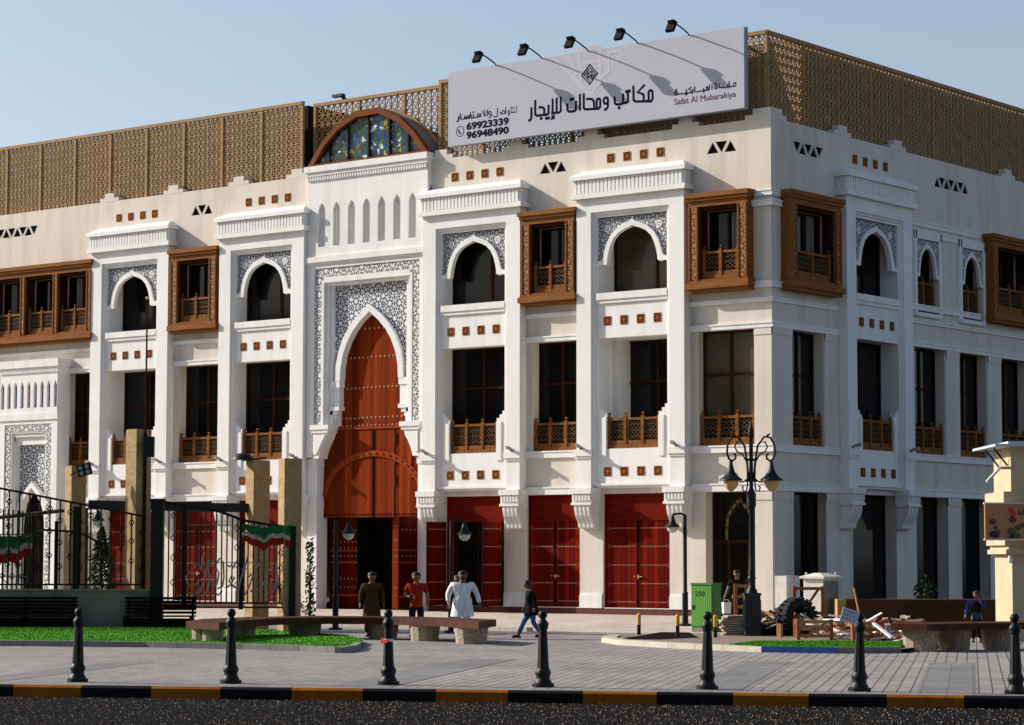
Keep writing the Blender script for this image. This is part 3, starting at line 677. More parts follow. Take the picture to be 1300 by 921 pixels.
# ---------------------------------------------------------------- oriel windows
def oriel(side, s0, width, nopen=1, mat='goldsmooth', pmat='glass'):
    m = MB(); D = .36; strips = []
    m.fb(-.10, width + .10, 0, .48, 13.0, 13.14); m.fb(-.06, width + .06, 0, .43, 12.90, 13.0)
    m.fb(-.09, width + .09, 0, .46, 10.10, 10.28); m.fb(-.05, width + .05, 0, .41, 10.28, 10.33); m.fb(-.04, width + .04, 0, .38, 9.99, 10.10)
    m.fb(0, width, 0, D, 12.72, 12.90); m.fb(0, width, 0, D, 10.33, 10.40)
    pw = .36 if nopen == 1 else .27; op = (width - pw * (nopen + 1)) / nopen
    for i in range(nopen + 1):
        a = i * (op + pw); m.fb(a, a + pw, 0, D, 10.40, 12.72)
        for e in (a + .01, a + pw - .06): m.fb(e, e + .05, D, D + .035, 10.40, 12.72)
        n = 15; strips.append((a + .075, a + pw - .075))
        for x in (0, width):                                 # carved flanks
            if (i == 0 and x == 0) or (i == nopen and x):
                for k in range(n): m.fb(x - .012 if x == 0 else x, x if x == 0 else x + .012, .05, D - .05, 10.62 + k * .14, 10.70 + k * .14)
    o = m.build('oriel_window', mat, BLD); put(o, side, s0)
    for a, b in strips: q5 = MB(); q5.fb(a, b, D, D + .012, 10.42, 12.70); q5.build('carved_strip', 'carvedgold', o)
    for i in range(nopen):
        a = pw + i * (op + pw)
        f = MB(); f.fb(a, a + .07, -.1, D - .08, 10.40, 12.72); f.fb(a + op - .07, a + op, -.1, D - .08, 10.40, 12.72); f.fb(a + .07, a + op - .07, -.1, D - .08, 12.60, 12.72)
        f.build('inner_frame', 'brownwood', o)
        balustrade(o, a + .07, a + op - .07, 10.40, 11.34, .14, 2)
        pane(o, a + .07, a + op - .07, 10.40, 12.6, -.22, pmat, (.55, -1)); q5 = MB(); q5.fb(a - .02, a + .068, -.25, -.101, 10.36, 12.7); q5.fb(a + op - .068, a + op + .02, -.25, -.101, 10.36, 12.7); q5.fb(a + .068, a + op - .068, -.25, -.101, 12.6, 12.72); q5.fb(a + .068, a + op - .068, -.25, .0, 10.34, 10.40); q5.build('window_reveal', 'beige', o)
        if nopen == 4 or s0 in (-2.86, .55):
            q5 = MB(); w5 = op * .2; x5 = a + op * (.30 if i % 2 else .62)  # thin grey strips standing in front of some oriel panes
            for k5 in range(5): q5.fb(x5 + w5 * k5 / 5, x5 + w5 * (k5 + .9) / 5, -.20, -.185 + .012 * (k5 % 2), 10.42, 12.58)
            q5.build('pane_strip', 'pane_strip', o)
    return o
oriel('L', -9.60, 2.20); oriel('L', -26.35, 2.40); oriel('L', -2.86, 2.20); oriel('R', .55, 3.05); oriel('R', 14.0, 3.05)
oriel('L', -38.75, 8.0, 4)
# ---------------------------------------------------------------- first floor windows in the recessed walls
def wall_window(side, s0, s1, depth, n, mat='glass'):
    m = MB(); m.fb(0, s1 - s0, -depth - .02, -.0, 5.10, 5.168); o = m.build('window', 'white', BLD); put(o, side, s0)
    pane(o, 0, s1 - s0, 5.17, 8.80, -depth + .02, mat); balustrade(o, .03, s1 - s0 - .03, 5.17, 6.15, -.16, n)
wall_window('L', -9.42, -7.42, .45, 3); wall_window('L', -26.25, -23.95, .5, 3); wall_window('L', -2.75, -.66, .35, 3, 'glassbrown')
wall_window('L', -32.45, -31.05, .5, 2); wall_window('L', -37.6, -36.0, .5, 2)
for a, b in ((1.15, 3.05), (8.94, 11.03), (12.1, 14.08), (15.21, 17.2), (18.2, 20.2)): wall_window('R', a, b, .45, 3)
# pilasters between the right hand windows (slightly proud, capped)
for a, b in ((0, 1.13), (3.1, 3.95), (11.1, 12.05), (14.15, 15.15), (17.25, 18.15)):
    m = MB(); m.fb(0, b - a, 0, .03, 5.17, 8.8); m.fb(0, b - a, 0, .05, 8.58, 8.80); put(m.build('pilaster', 'beige', BLD), 'R', a)
    m = MB(); m.fb(0, b - a, 0, .03, -.2, 3.73); m.fb(0, b - a, 0, .055, 3.45, 3.70); put(m.build('pilaster', 'beige', BLD), 'R', a)
m = MB(); m.fb(0, .62, 0, .03, 5.17, 8.8); m.fb(-.02, .62, 0, .05, 8.58, 8.80); put(m.build('pilaster', 'beige', BLD), 'L', -.62)
m = MB(); m.fb(0, .62, 0, .03, -.2, 3.73); m.fb(-.02, .62, 0, .055, 3.45, 3.70); put(m.build('pilaster', 'beige', BLD), 'L', -.62)
# arched second floor windows of the right facade
for s in (9.05, 12.24):
    m = MB(); w = 1.55
    for a, b in ((-.17, 0), (w, w + .17)): m.fb(a, b, 0, .09, 9.86, 12.78)
    m.fb(-.17, w + .17, 0, .09, 12.50, 12.785); m.fb(-.1, w + .1, 0, .12, 9.84, 9.98)
    m.fb(-.23, -.17, 0, .05, 9.86, 12.82); m.fb(w + .17, w + .23, 0, .05, 9.86, 12.82)
    o = m.build('arched_window', 'white', BLD); put(o, 'R', s)
    arch_band(o, w / 2, 12.25, .557, -.05, .07, .85); arch_spandrel(o, w / 2, 12.25, 12.50, .557, -.06, .03, .85)
    balustrade(o, .04, w - .04, 10.0, 11.1, -.2, 2); pane(o, 0, w, 9.98, 12.5, -.38, 'glass', (.5, -1))
# ---------------------------------------------------------------- ground floor doors
def studs(m, rows, s0, s1, d, n, mi, r=.017):
    for z in rows:
        for i in range(n):
            x = s0 + (s1 - s0) * (i + .5) / n
            m.add([(x - r, -d, z - r), (x + r, -d, z - r), (x + r, -d, z + r), (x - r, -d, z + r), (x, -d - r, z)], [(0, 1, 4), (1, 2, 4), (2, 3, 4), (3, 0, 4)], mi)
def diamond(m, x, z, d, mi, r=.05):
    for dx, dz in ((r, 0), (-r, 0), (0, r), (0, -r)): studs(m, [z + dz], x + dx - .02, x + dx + .02, d, 1, mi, .013)
ROWS = [.24, .83, 1.42, 2.02, 2.61]
def leaf(parent, s0, s1, d, mat='reddoor', flip=1):
    m = MB(); m.fb(s0, s1, d - .05, d, .05, 2.86)
    m.fb(s0, s1, d, d + .012, .05, .10)
    out = s1 - .09 if flip > 0 else s0 + .09
    for z in ROWS:
        a, b = (s0 + .05, s1 - .17) if flip > 0 else (s0 + .17, s1 - .05)
        studs(m, [z], a, b, d, 13, 1); diamond(m, out, z, d, 1)
    return m.build('door_leaf', [mat, 'stud'], parent)
def double_door(side, s0, s1, name='door'):
    w = s1 - s0; m = MB(); d = -.12
    m.fb(0, .05, d - .06, d + .04, .03, 3.72); m.fb(w - .05, w, d - .06, d + .04, .03, 3.72); m.fb(.05, w - .05, d - .06, d + .035, 3.66, 3.72); m.fb(.05, w - .05, d - .06, d + .03, 2.86, 2.93)
    o = m.build(name, 'redflat', BLD); put(o, side, s0)
    t = MB(); t.fb(.05, w - .05, d - .05, d, 2.93, 3.66); t.build('transom', 'redflat', o)
    leaf(o, .05, w / 2 - .05, d, flip=-1); leaf(o, w / 2 + .05, w - .05, d, flip=1)
    p = MB(); p.fb(w / 2 - .05, w / 2 + .05, d - .05, d - .01, .05, 2.86); p.build('centre_post', 'void', o)
    h = MB(); h.fb(w / 2 - .012, w / 2 + .03, d, d + .03, .98, 1.12); h.fb(w / 2 - .0, w / 2 + .19, d + .03, d + .06, 1.04, 1.07); h.fb(w / 2 - .16, w / 2 - .12, d, d + .02, 1.04, 1.08); h.build('handle', 'brass', o)
    t = MB(); t.fb(0, w, -.2, .03, .0, .05); t.build('threshold', 'white', o)
    return o
for a, b in ((-6.49, -3.88), (-9.63, -7.44), (-23.05, -20.45), (-26.40, -24.1), (-30.0, -27.4), (-32.3, -31.1)): double_door('L', a, b)
# the open door: leaves swung back, dark doorway, red transom
m = MB(); m.fb(0, .06, -.6, -.1, .03, 3.72); m.fb(2.51, 2.57, -.6, -.1, .03, 3.72); m.fb(.06, 2.51, -.2, -.1, 2.86, 2.95)
o = m.build('door', 'redflat', BLD); put(o, 'L', -13.17); o['label'] = 'red door standing open, dark doorway behind'
t = MB(); t.fb(.06, 2.51, -.16, -.12, 2.95, 3.70); t.build('transom', 'redflat', o)
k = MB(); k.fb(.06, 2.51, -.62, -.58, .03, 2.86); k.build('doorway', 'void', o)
k = MB(); k.fb(1.02, 1.08, -.56, -.5, .05, 2.86); k.fb(1.66, 1.72, -.56, -.5, .05, 2.86); k.fb(.4, 1.7, -.56, -.5, 2.2, 2.26); k.build('inner_frame', 'brownwood', o)
k = MB(); k.fb(1.62, 1.65, -.5, -.45, 1.0, 1.7); k.build('handle', 'brass', o)
for hx2, an in ((2.51, 90), (.08, 92)): l1 = leaf(o, -1.05, 0, 0, 'reddoor', 1); l1.location = (hx2, -.02, 0); l1.rotation_euler = (0, 0, R(an))
# corner entrance: dark glazing with a pointed arch head and a brown timber door
m = MB(); m.fb(0, .09, -.5, -.38, -.15, 3.72); m.fb(1.75, 1.84, -.5, -.38, -.15, 3.72); m.fb(.09, 1.75, -.5, -.40, 2.12, 2.22)
o = m.build('corner_door', 'brownwood', BLD); put(o, 'L', -2.50)
k = MB(); k.fb(.09, 1.75, -.5, -.46, -.15, 3.72); k.build('window_pane', 'glass', o)
k = MB()
pa = [(.0, 3.50), (.12, 3.36), (.30, 3.18), (.44, 2.95), (.48, 2.6), (.48, 2.22)]
for sg in (-1, 1):
    for i in range(len(pa) - 1): k.ribbon([(.98 + sg * pa[i][0], pa[i][1]), (.98 + sg * pa[i + 1][0], pa[i + 1][1])], .09, -.46, -.43)
k.build('arch_moulding', simple('dull_gold_arch', (.16, .12, .06), .2, 5, .6, .3), o)
k = MB(); k.fb(.55, .66, -.46, -.40, -.1, 2.12); k.fb(1.3, 1.41, -.46, -.40, -.1, 2.12); k.fb(.66, 1.3, -.46, -.41, .9, 1.0); k.build('door_leaf', 'brownwood', o)
for a, b in ((1.19, 3.31), (4.78, 7.60), (8.95, 11.14), (12.1, 14.2), (15.1, 17.3), (18.2, 20.4)):
    m = MB(); m.fb(0, .06, -.5, -.42, -.15, 3.72); m.fb(b - a - .06, b - a, -.5, -.42, -.15, 3.72); m.fb(0, b - a, -.5, -.425, 3.64, 3.72); o = m.build('shop_window', 'brownwood', BLD); put(o, 'R', a)
    k = MB(); k.fb(.06, b - a - .06, -.5, -.46, -.15, 3.72); k.build('window_pane', 'glass', o)

# ---------------------------------------------------------------- main entrance portal (local s=0 is its axis)
PC = -16.68
m = MB()
for sg in (-1, 1):
    def fx(a, b, d0, d1, z0, z1, mm=None):
        a, b = (a, b) if sg > 0 else (-b, -a); (mm or m).fb(a, b, d0, d1, z0, z1)
    fx(2.47, 2.83, 0, .2, 5.2, 11.95)                        # outer strip
    fx(2.13, 2.47, 0, .15, 6.30, 11.60)                      # bed of the carved border
    fx(2.02, 2.13, -.3, .18, 6.30, 11.52); fx(1.90, 2.02, -.3, .10, 6.30, 11.42); fx(1.72, 1.90, -.35, .0, 6.30, 11.30)
    # big corbel
    fx(1.66, 2.55, -.35, .30, 6.18, 6.34); fx(1.72, 2.50, -.35, .26, 6.06, 6.18)
    P = [(1.78, 6.06), (1.86, 5.86), (2.0, 5.66), (2.12, 5.42), (2.20, 5.15), (2.50, 5.15), (2.50, 6.06)]
    m.prism([(sg * x, z) for x, z in P], -.35, .20)
    P = [(1.86, 6.0), (1.92, 5.9), (2.06, 5.7), (2.18, 5.46), (2.30, 5.3), (2.45, 5.3), (2.45, 6.0)]
    m.prism([(sg * x, z) for x, z in P], .20, .235)
    # lower jambs with small capitals
    fx(2.36, 2.83, -.45, .10, -.17, 5.15); fx(2.34, 2.60, -.45, .14, 4.88, 5.15); fx(2.34, 2.60, -.45, .14, 3.55, 3.72); fx(2.34, 2.83, -.45, .14, 3.40, 3.55)
    fx(1.52, 1.74, -.35, -.2, 6.30, 7.9)
    # imposts under the arch
    fx(1.38, 1.86, -.35, .02, 7.66, 7.90); fx(1.42, 1.84, -.35, -.02, 6.98, 7.66); fx(1.38, 1.86, -.35, .04, 6.84, 6.98); fx(1.50, 1.84, -.35, .0, 6.70, 6.84); fx(1.60, 1.84, -.35, -.03, 6.56, 6.70)
m.fb(-2.47, 2.47, 0, .15, 11.60, 11.95); m.fb(-2.02, 2.02, -.3, .18, 11.42, 11.52 + .08); m.fb(-1.90, 1.90, -.3, .10, 11.30, 11.42)
m.fb(-2.83, 2.83, 0, .2, 11.95, 12.12)
m.fb(-2.86, 2.86, 0, .30, 12.16, 12.36); m.fb(-2.85, 2.85, 0, .25, 12.08, 12.16)
nich = [(-2.13 + .71 * i) for i in range(7)]
wall_grid(m, -2.83, 2.83, 12.36, 15.28, [(c - .17, c + .17, 12.72, 14.30, .14) for c in nich], .2)
m.add([(-2.83, -.2, 12.3), (-2.83, 0, 12.3), (-2.83, 0, 15.6), (-2.83, -.2, 15.6)], [(0, 1, 2, 3)]); m.add([(2.83, -.2, 12.3), (2.83, 0, 12.3), (2.83, 0, 15.6), (2.83, -.2, 15.6)], [(0, 1, 2, 3)])
m.fb(-2.83, 2.83, -.2, .055, 12.5, 14.5)
for c in nich:                                               # pointed heads and sunk inner slips
    for sg in (-1, 1): m.prism([(c + sg * .172, 14.302), (c + sg * .172, 14.02), (c + sg * .13, 14.14), (c + sg * .06, 14.24), (c, 14.302)], .06, .201)
    m.fb(c - .17, c - .10, .05, .12, 12.72, 14.05); m.fb(c + .10, c + .17, .05, .12, 12.72, 14.05)
m.fb(-2.86, 2.86, 0, .28, 15.28, 15.42); m.fb(-2.90, 2.90, -.25, .34, 15.42, 15.64)
for i in range(47): m.fb(-2.80 + i * .12, -2.735 + i * .12, .2, .26, 15.12, 15.28)
PORT = m.build('entrance_portal', 'white', BLD); put(PORT, 'L', PC)
k = MB()
for sg in (-1, 1):
    a, b = (2.16, 2.44) if sg > 0 else (-2.44, -2.16); k.fb(a, b, .15, .162, 6.36, 11.92)
k.fb(-2.16, 2.16, .15, .162, 11.64, 11.92); k.build('carved_border', 'border', PORT)
AI = [(1.36, 7.90), (1.34, 8.35), (1.24, 8.80), (1.04, 9.25), (.76, 9.65), (.42, 9.98), (.14, 10.18), (0, 10.30)]
AO = [(1.60, 7.90), (1.57, 8.42), (1.45, 8.92), (1.22, 9.42), (.90, 9.85), (.53, 10.20), (.20, 10.42), (0, 10.56)]
k = MB(); k2 = MB(); k3 = MB()
for sg in (-1, 1):
    for i in range(len(AI) - 1):
        k.prism([(sg * x, z) for x, z in (AI[i], AI[i + 1], AO[i + 1], AO[i])], -.42, .03)
        im = lambda p, t: (p[0] + t, p[1])
        k2.prism([(sg * x, z) for x, z in ((AO[i][0], AO[i][1] - .01), (1.74, AO[i][1] - .01), (1.74, AO[i + 1][1] - .01), (AO[i + 1][0], AO[i + 1][1] - .01))], -.18, -.12)
k2.fb(-1.74, 1.74, -.18, -.12, 10.55, 11.32)
k.build('arch_moulding', 'white', PORT); k2.build('pierced_panel', 'girih', PORT)
# timber gate filling the portal
k = MB(); k.fb(-2.42, 2.42, -.36, -.26, 3.06, 10.45)
for z, hw in ((9.72, .55), (8.70, 1.2), (7.62, 1.35), (6.56, 1.6), (6.28, 1.75)): studs(k, [z], -hw, hw, -.26, max(4, int(hw * 2 / .19)), 1, .035)
studs(k, [3.16], -2.3, 2.3, -.26, 36, 2, .032)
GATE = k.build('wooden_gate', ['gate', 'stud', 'void'], PORT)
k = MB(); k.fb(-.05, .05, -.26, -.23, 3.06, 6.2); k.fb(.98, 1.01, -.26, -.245, 3.06, 6.2); k.build('gate_joint', 'void', PORT)
k = MB()
k.fb(-2.3, 2.3, -.26, -.22, 6.16, 6.24)
arc = [(2.28 * math.sin(R(a)), 3.72 + 1.58 * math.cos(R(a))) for a in range(-84, 85, 8)]
k.ribbon(arc, .20, -.26, -.21); k.build('arched_rail', 'gatetrim', PORT)
k = MB()
for x, z in arc[::1]: k.ball((x, .205, z), .045, 6)
k.build('rail_boss', 'gatetrim', PORT)
k = MB(); k.fb(1.66, 1.76, -.26, -.22, 4.5, 6.16); k.fb(1.66, 2.3, -.26, -.22, 4.42, 4.5); k.build('gate_strap', 'gatetrim', PORT)
k = MB(); k.fb(1.0, 1.04, -.24, -.21, 4.15, 4.55); k.fb(1.0, 1.04, -.24, -.21, 5.6, 6.0); k.fb(1.0, 1.04, -.24, -.21, 4.9, 5.2); k.build('gate_hinge', 'black', PORT)
# doors below: dark leaf, black doorway, bright narrow leaf, dark folded leaf
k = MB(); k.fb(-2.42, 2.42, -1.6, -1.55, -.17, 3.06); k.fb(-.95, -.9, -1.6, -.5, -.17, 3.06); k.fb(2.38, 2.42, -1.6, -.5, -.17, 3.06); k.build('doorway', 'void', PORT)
def gate_leaf(s0, s1, d, mat, rows):
    k = MB(); k.fb(s0, s1, d - .06, d, -.12, 3.06)
    for z in rows: studs(k, [z], s0 + .08, s1 - .08, d, max(3, int((s1 - s0) / .2)), 1, .022)
    for z in (1.9, 1.48, .32): k.fb(s0 + .02, s1 - .02, d, d + .025, z - .03, z + .03, 2)
    return k.build('door_leaf', [mat, 'stud', 'gatetrim'], PORT)
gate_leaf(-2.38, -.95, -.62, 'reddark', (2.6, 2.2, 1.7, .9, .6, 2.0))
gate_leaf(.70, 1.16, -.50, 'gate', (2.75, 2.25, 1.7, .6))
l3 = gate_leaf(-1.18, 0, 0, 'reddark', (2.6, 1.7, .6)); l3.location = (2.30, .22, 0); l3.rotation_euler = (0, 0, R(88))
# ---------------------------------------------------------------- stained glass vault above the portal
def vault_pts(w, h, n=7):
    return [(-w * math.cos(math.pi * i / n), h * math.sin(math.pi * i / n) ** .92) for i in range(n + 1)]
VO = [(-2.86, 0), (-2.2, .82), (-1.5, 1.40), (-.55, 1.80), (.55, 1.83), (1.5, 1.40), (2.2, .80), (2.86, 0)]
VI = [(-2.60, 0), (-2.04, .70), (-1.41, 1.22), (-.52, 1.59), (.52, 1.61), (1.41, 1.22), (2.04, .68), (2.60, 0)]
ZB = 15.64
k = MB()
for i in range(7): k.prism([(x, z + ZB) for x, z in (VI[i], VI[i + 1], VO[i + 1], VO[i])], -.02, .22)
k.fb(-2.86, 2.86, -.02, .20, ZB, ZB + .09)
VLT = k.build('stained_glass_vault', 'domewood', BLD); put(VLT, 'L', PC)
k = MB(); k.prism([(x, z + ZB + .05) for x, z in VI[1:-1]] + [(2.40, ZB + .08), (-2.40, ZB + .08)], .0, .05)
rg = random.Random(21); gw, gh = 30, 10; grid = {}
for i in range(gw + 1):
    for j in range(gh + 1): grid[i, j] = (-2.5 + 5.0 * i / gw + rg.uniform(-.07, .07), ZB + .02 + 1.7 * j / gh + rg.uniform(-.065, .065))
def in_vault(x, z):
    for (x0, z0), (x1, z1) in zip(VI[:-1], VI[1:]):
        if x0 <= x <= x1: return z < ZB + .04 + z0 + (z1 - z0) * (x - x0) / (x1 - x0)
    return False
for i in range(gw):
    for j in range(gh):
        q4 = [grid[i, j], grid[i + 1, j], grid[i + 1, j + 1], grid[i, j + 1]]
        for tri in (((0, 1, 2), (0, 2, 3)) if rg.random() < .5 else ((0, 1, 3), (1, 2, 3))):
            P = [q4[v] for v in tri]; cx = sum(p[0] for p in P) / 3; cz = sum(p[1] for p in P) / 3
            if not all(in_vault(*p) and p[1] > ZB + .05 for p in P): continue
            k.prism([(cx + (x - cx) * .90, cz + (z - cz) * .90) for x, z in P], .05, .056, rg.choice([1, 1, 2, 2, 2, 3, 3, 3, 4, 5, 6, 7, 8, 8]))
GL = [glass('glass_' + n, c, .25, .25) for n, c in (('lead', (.03, .014, .01)), ('navy', (.012, .03, .12)), ('blue', (.02, .08, .24)), ('green', (.02, .09, .035)), ('olive', (.12, .13, .015)), ('umber', (.09, .035, .018)), ('yellow', (.34, .32, .05)), ('white', (.62, .64, .64)), ('teal', (.02, .12, .12)))]
k.build('stained_glass', GL, VLT)
for x, h in ((-1.86, .80), (-.98, 1.36), (0, 1.56), (.98, 1.36), (1.86, .80)): k = MB(); k.fb(x - .03, x + .03, .06, .12, ZB + .08, ZB + h + .04); k.build('glazing_bar', 'brownwood', VLT)
k = MB()
V2 = [(x * .985, z * .985) for x, z in VO]; V3 = [(x * .95, z * .95) for x, z in VO]
for i in range(7): k.prism([(x, z + ZB) for x, z in (V3[i], V3[i + 1], V2[i + 1], V2[i])], -.60, -.02)
k.build('vault_roof', 'vault', VLT)
k = MB(); V4 = [(x * 1.035, z * 1.03 + .0) for x, z in VO]
for i in range(7): k.prism([(x, z + ZB) for x, z in (V3[i], V3[i + 1], V4[i + 1], V4[i])], -.74, -.60)
k.build('back_rim', 'screenrail', VLT)
# ---------------------------------------------------------------- lattice screens along the roof
def screen_mesh(W=2.04, z0=14.98, z1=18.1, nx=8, nz=11, bw=.034):
    m = MB(); cw = (W - .10) / nx; ch = (z1 - z0) / nz; b = bw; up = (0, 1, 0)
    for i in range(nx + 1): x = .05 + i * cw; m.bar((x, 0, z0), (x, 0, z1), b, .05, 0, up)
    for j in range(nz + 1): z = z0 + j * ch; m.bar((.05, .002, z), (W - .05, .002, z), .032, .05, 0, up)
    for i in range(nx):
        for j in range(nz):
            x = .05 + i * cw; z = z0 + j * ch
            m.bar((x, .004, z), (x + cw, .004, z + ch), b, .042, 0, up); m.bar((x, .006, z + ch), (x + cw, .006, z), b, .042, 0, up)
    return m
SP = screen_mesh().build('roof_screen', 'screen'); SP_ME = SP.data; bpy.data.objects.remove(SP)
SP = screen_mesh(nx=7, nz=9, bw=.024).build('roof_screen', 'screenrail'); SP_OPEN = SP.data; bpy.data.objects.remove(SP)
pm = MB(); pm.box(-.055, .055, -.05, .05, 14.95, 18.16)
for j in range(10): pm.box(-.065, .065, -.058, .056, 15.1 + j * .34, 15.17 + j * .34)
PO = pm.build('screen_post', 'screenrail'); PO_ME = PO.data; bpy.data.objects.remove(PO)
def screens(side, s0, pitch, n, y, rail='screenrail', sm=None):
    for i in range(n):
        o = bpy.data.objects.new('roof_screen', sm or SP_ME); COL.objects.link(o); o.parent = BLD
        put(o, side, s0 + i * pitch); o.scale = (pitch / 2.04, 1, 1)
        if side == 'L': o.location.y = y
        else: o.location.x = -y
    for i in range(n + 1):
        o = bpy.data.objects.new('screen_post', PO_ME); COL.objects.link(o); o.parent = BLD
        put(o, side, s0 + i * pitch)
        if side == 'L': o.location.y = y
        else: o.location.x = -y
    m = MB(); m.box(0, n * pitch, -.07, .06, 18.1, 18.22); o = m.build('top_rail', rail, BLD); put(o, side, s0)
    if side == 'L': o.location.y = y
    else: o.location.x = -y
screens('L', -42.74, 2.04, 11, .34); screens('L', -13.72, 1.91, 7, .34); screens('R', .36, 2.13, 12, .34); screens('L', -20.25, 2.16, 3, .98, sm=SP_OPEN)
k = MB(); k.box(-.04, .04, .34, .98, 15.0, 18.15); o = k.build('screen_return', 'screen', BLD); o.location = (-13.76, 0, 0)
for p, q4 in (((-20.2, 1.5, 17.9), (-18.2, 1.3, 15.4)), ((-20.2, 1.5, 16.9), (-18.9, 1.3, 15.4)), ((-18.6, 1.6, 15.2), (-18.6, 1.6, 17.0))):
    k = MB(); k.bar(p, q4, .12, .12); k.build('roof_brace', 'black', BLD)
k = MB(); k.bar((-18.95, 1.3, 18.15), (-18.95, 1.0, 18.36), .10, .10); k.box(-19.35, -18.85, .85, 1.05, 18.34, 18.44); k.build('roof_floodlight', 'black', BLD)
# ---------------------------------------------------------------- the side portal at the far left
SPC = -34.0
m = MB(); w = 1.72; D = .62
for sg in (-1, 1):
    a, b = (1.38, w) if sg > 0 else (-w, -1.38); m.fb(a, b, 0, D, -.17, 6.9)
    a, b = (1.0, 1.38) if sg > 0 else (-1.38, -1.0); m.fb(a, b, 0, D - .04, -.17, 6.5)
    a, b = (.92, 1.0) if sg > 0 else (-1.0, -.92); m.fb(a, b, 0, D - .12, -.17, 6.2)
m.fb(-w, w, 0, D, 6.9, 7.0); m.fb(-1.38, 1.38, 0, D, 6.84, 6.9); m.fb(-1.38, 1.38, 0, D - .04, 6.5, 6.84); m.fb(-1.0, 1.0, 0, D - .10, 6.36, 6.5); m.fb(-.92, .92, 0, D - .2, 6.05, 6.36)
m.fb(-w - .04, w + .04, 0, D + .05, 7.0, 7.26)
sl = [-1.55 + i * .39 for i in range(9)]
wall_grid(m, -w, w, 7.26, 9.2, [(c - .095, c + .095, 7.48, 8.52, .12) for c in sl], D)
for c in sl:
    for sg in (-1, 1): m.prism([(c + sg * .096, 8.522), (c + sg * .096, 8.3), (c + sg * .05, 8.44), (c, 8.522)], D - .08, D + .001)
m.fb(-w, -w + .02, 0, D, 7.26, 9.2); m.fb(w - .02, w, 0, D, 7.26, 9.2)
m.fb(-w - .03, w + .03, 0, D + .05, 8.98, 9.06); m.fb(-w - .10, w + .10, 0, D + .1, 9.06, 9.36)
for i in range(31): m.fb(-w + .05 + i * .111, -w + .11 + i * .111, D, D + .045, 8.84, 8.97)
SPO = m.build('side_portal', 'white', BLD); put(SPO, 'L', SPC)
for c in sl: k = MB(); k.fb(c - .094, c + .094, D - .125, D - .10, 7.48, 8.5); k.build('blue_slit', 'blue', SPO)
k = MB(); k.fb(1.06, 1.34, D - .04, D - .028, 0, 6.78); k.fb(-1.34, -1.06, D - .04, D - .028, 0, 6.78); k.fb(-1.06, 1.06, D - .04, D - .028, 6.54, 6.80); k.build('carved_border', 'border', SPO)
SI = [(.80, 2.75), (.77, 3.2), (.62, 3.65), (.36, 4.02), (0, 4.36)]; SO = [(.95, 2.7), (.93, 3.25), (.76, 3.78), (.46, 4.2), (0, 4.60)]
k = MB(); k2 = MB()
for sg in (-1, 1):
    for i in range(4):
        k.prism([(sg * x, z) for x, z in (SI[i], SI[i + 1], SO[i + 1], SO[i])], .05, .40)
        k2.prism([(sg * x, z) for x, z in ((SO[i][0], SO[i][1]), (.96, SO[i][1]), (.96, SO[i + 1][1]), (SO[i + 1][0], SO[i + 1][1]))], .1, .2)
    a, b = (.80, .95) if sg > 0 else (-.95, -.80); k.fb(a, b, .05, .38, -.1, 2.75)
k2.fb(-.94, .94, .1, .2, 4.60, 6.06)
k.build('arch_moulding', 'white', SPO); k2.build('pierced_panel', 'girihR', SPO)
k = MB(); k.fb(-.8, .8, .01, .04, -.17, 4.6); k.build('doorway', 'void', SPO)
m = MB(); m.box(0, .6, .2, .3, 0, .4); bpy.data.objects.remove(TILE)

# lettering strokes of the billboard, metres along the facade and above the ground
MAIN=[[[-4.36,16.35],[-4.37,16.61],[-4.31,16.66],[-4.24,16.64],[-4.21,16.59],[-4.21,16.36],[-4.28,16.29],[-4.43,16.33]],[[-4.54,16.85],[-4.8,16.65],[-4.59,16.57],[-4.56,16.52],[-4.56,16.35]],[[-4.28,16.3],[-4.89,16.36],[-4.96,16.41],[-4.97,16.86]],[[-5.19,16.67],[-5.18,16.39],[-5.25,16.36],[-5.38,16.36]],[[-5.38,16.65],[-5.38,16.38],[-5.44,16.34],[-5.65,16.35],[-5.71,16.4],[-5.72,16.59]],[[-5.99,16.42],[-6.12,16.43],[-6.16,16.49],[-6.16,16.57],[-6.11,16.62],[-6.03,16.62],[-5.99,16.57],[-5.99,16.32],[-6.04,16.25],[-6.12,16.23]],[[-6.44,16.35],[-6.45,16.55],[-6.41,16.62],[-6.34,16.62],[-6.3,16.57],[-6.3,16.35],[-6.36,16.3],[-6.5,16.3]],[[-6.84,16.67],[-6.64,16.64],[-6.57,16.58],[-6.55,16.49],[-6.55,16.31]],[[-6.36,16.29],[-6.91,16.33],[-6.97,16.38],[-6.97,16.84]],[[-7.13,16.84],[-7.13,16.34]],[[-7.29,16.63],[-7.29,16.37],[-7.35,16.32],[-7.58,16.33],[-7.64,16.39],[-7.65,16.58]],[[-7.92,16.84],[-7.92,16.39],[-7.99,16.34],[-8.09,16.35]],[[-8.09,16.83],[-8.09,16.38],[-8.16,16.35],[-8.28,16.34]],[[-8.26,16.82],[-8.26,16.42],[-8.28,16.34]],[[-8.2,16.25],[-8.27,16.24],[-8.24,16.2],[-8.2,16.18],[-8.3,16.17]],[[-8.43,16.63],[-8.43,16.37],[-8.49,16.33],[-8.61,16.33]],[[-8.82,16.61],[-8.69,16.6],[-8.61,16.54],[-8.61,16.34],[-8.92,16.34],[-8.99,16.39],[-8.99,16.85]],[[-9.15,16.62],[-9.15,16.32],[-9.18,16.25],[-9.25,16.21]]]
MAIND=[[-5.24,16.73],[-5.13,16.73],[-5.54,16.23],[-7.5,16.73],[-7.4,16.73],[-8.52,16.21],[-8.43,16.21],[-8.74,16.23]]
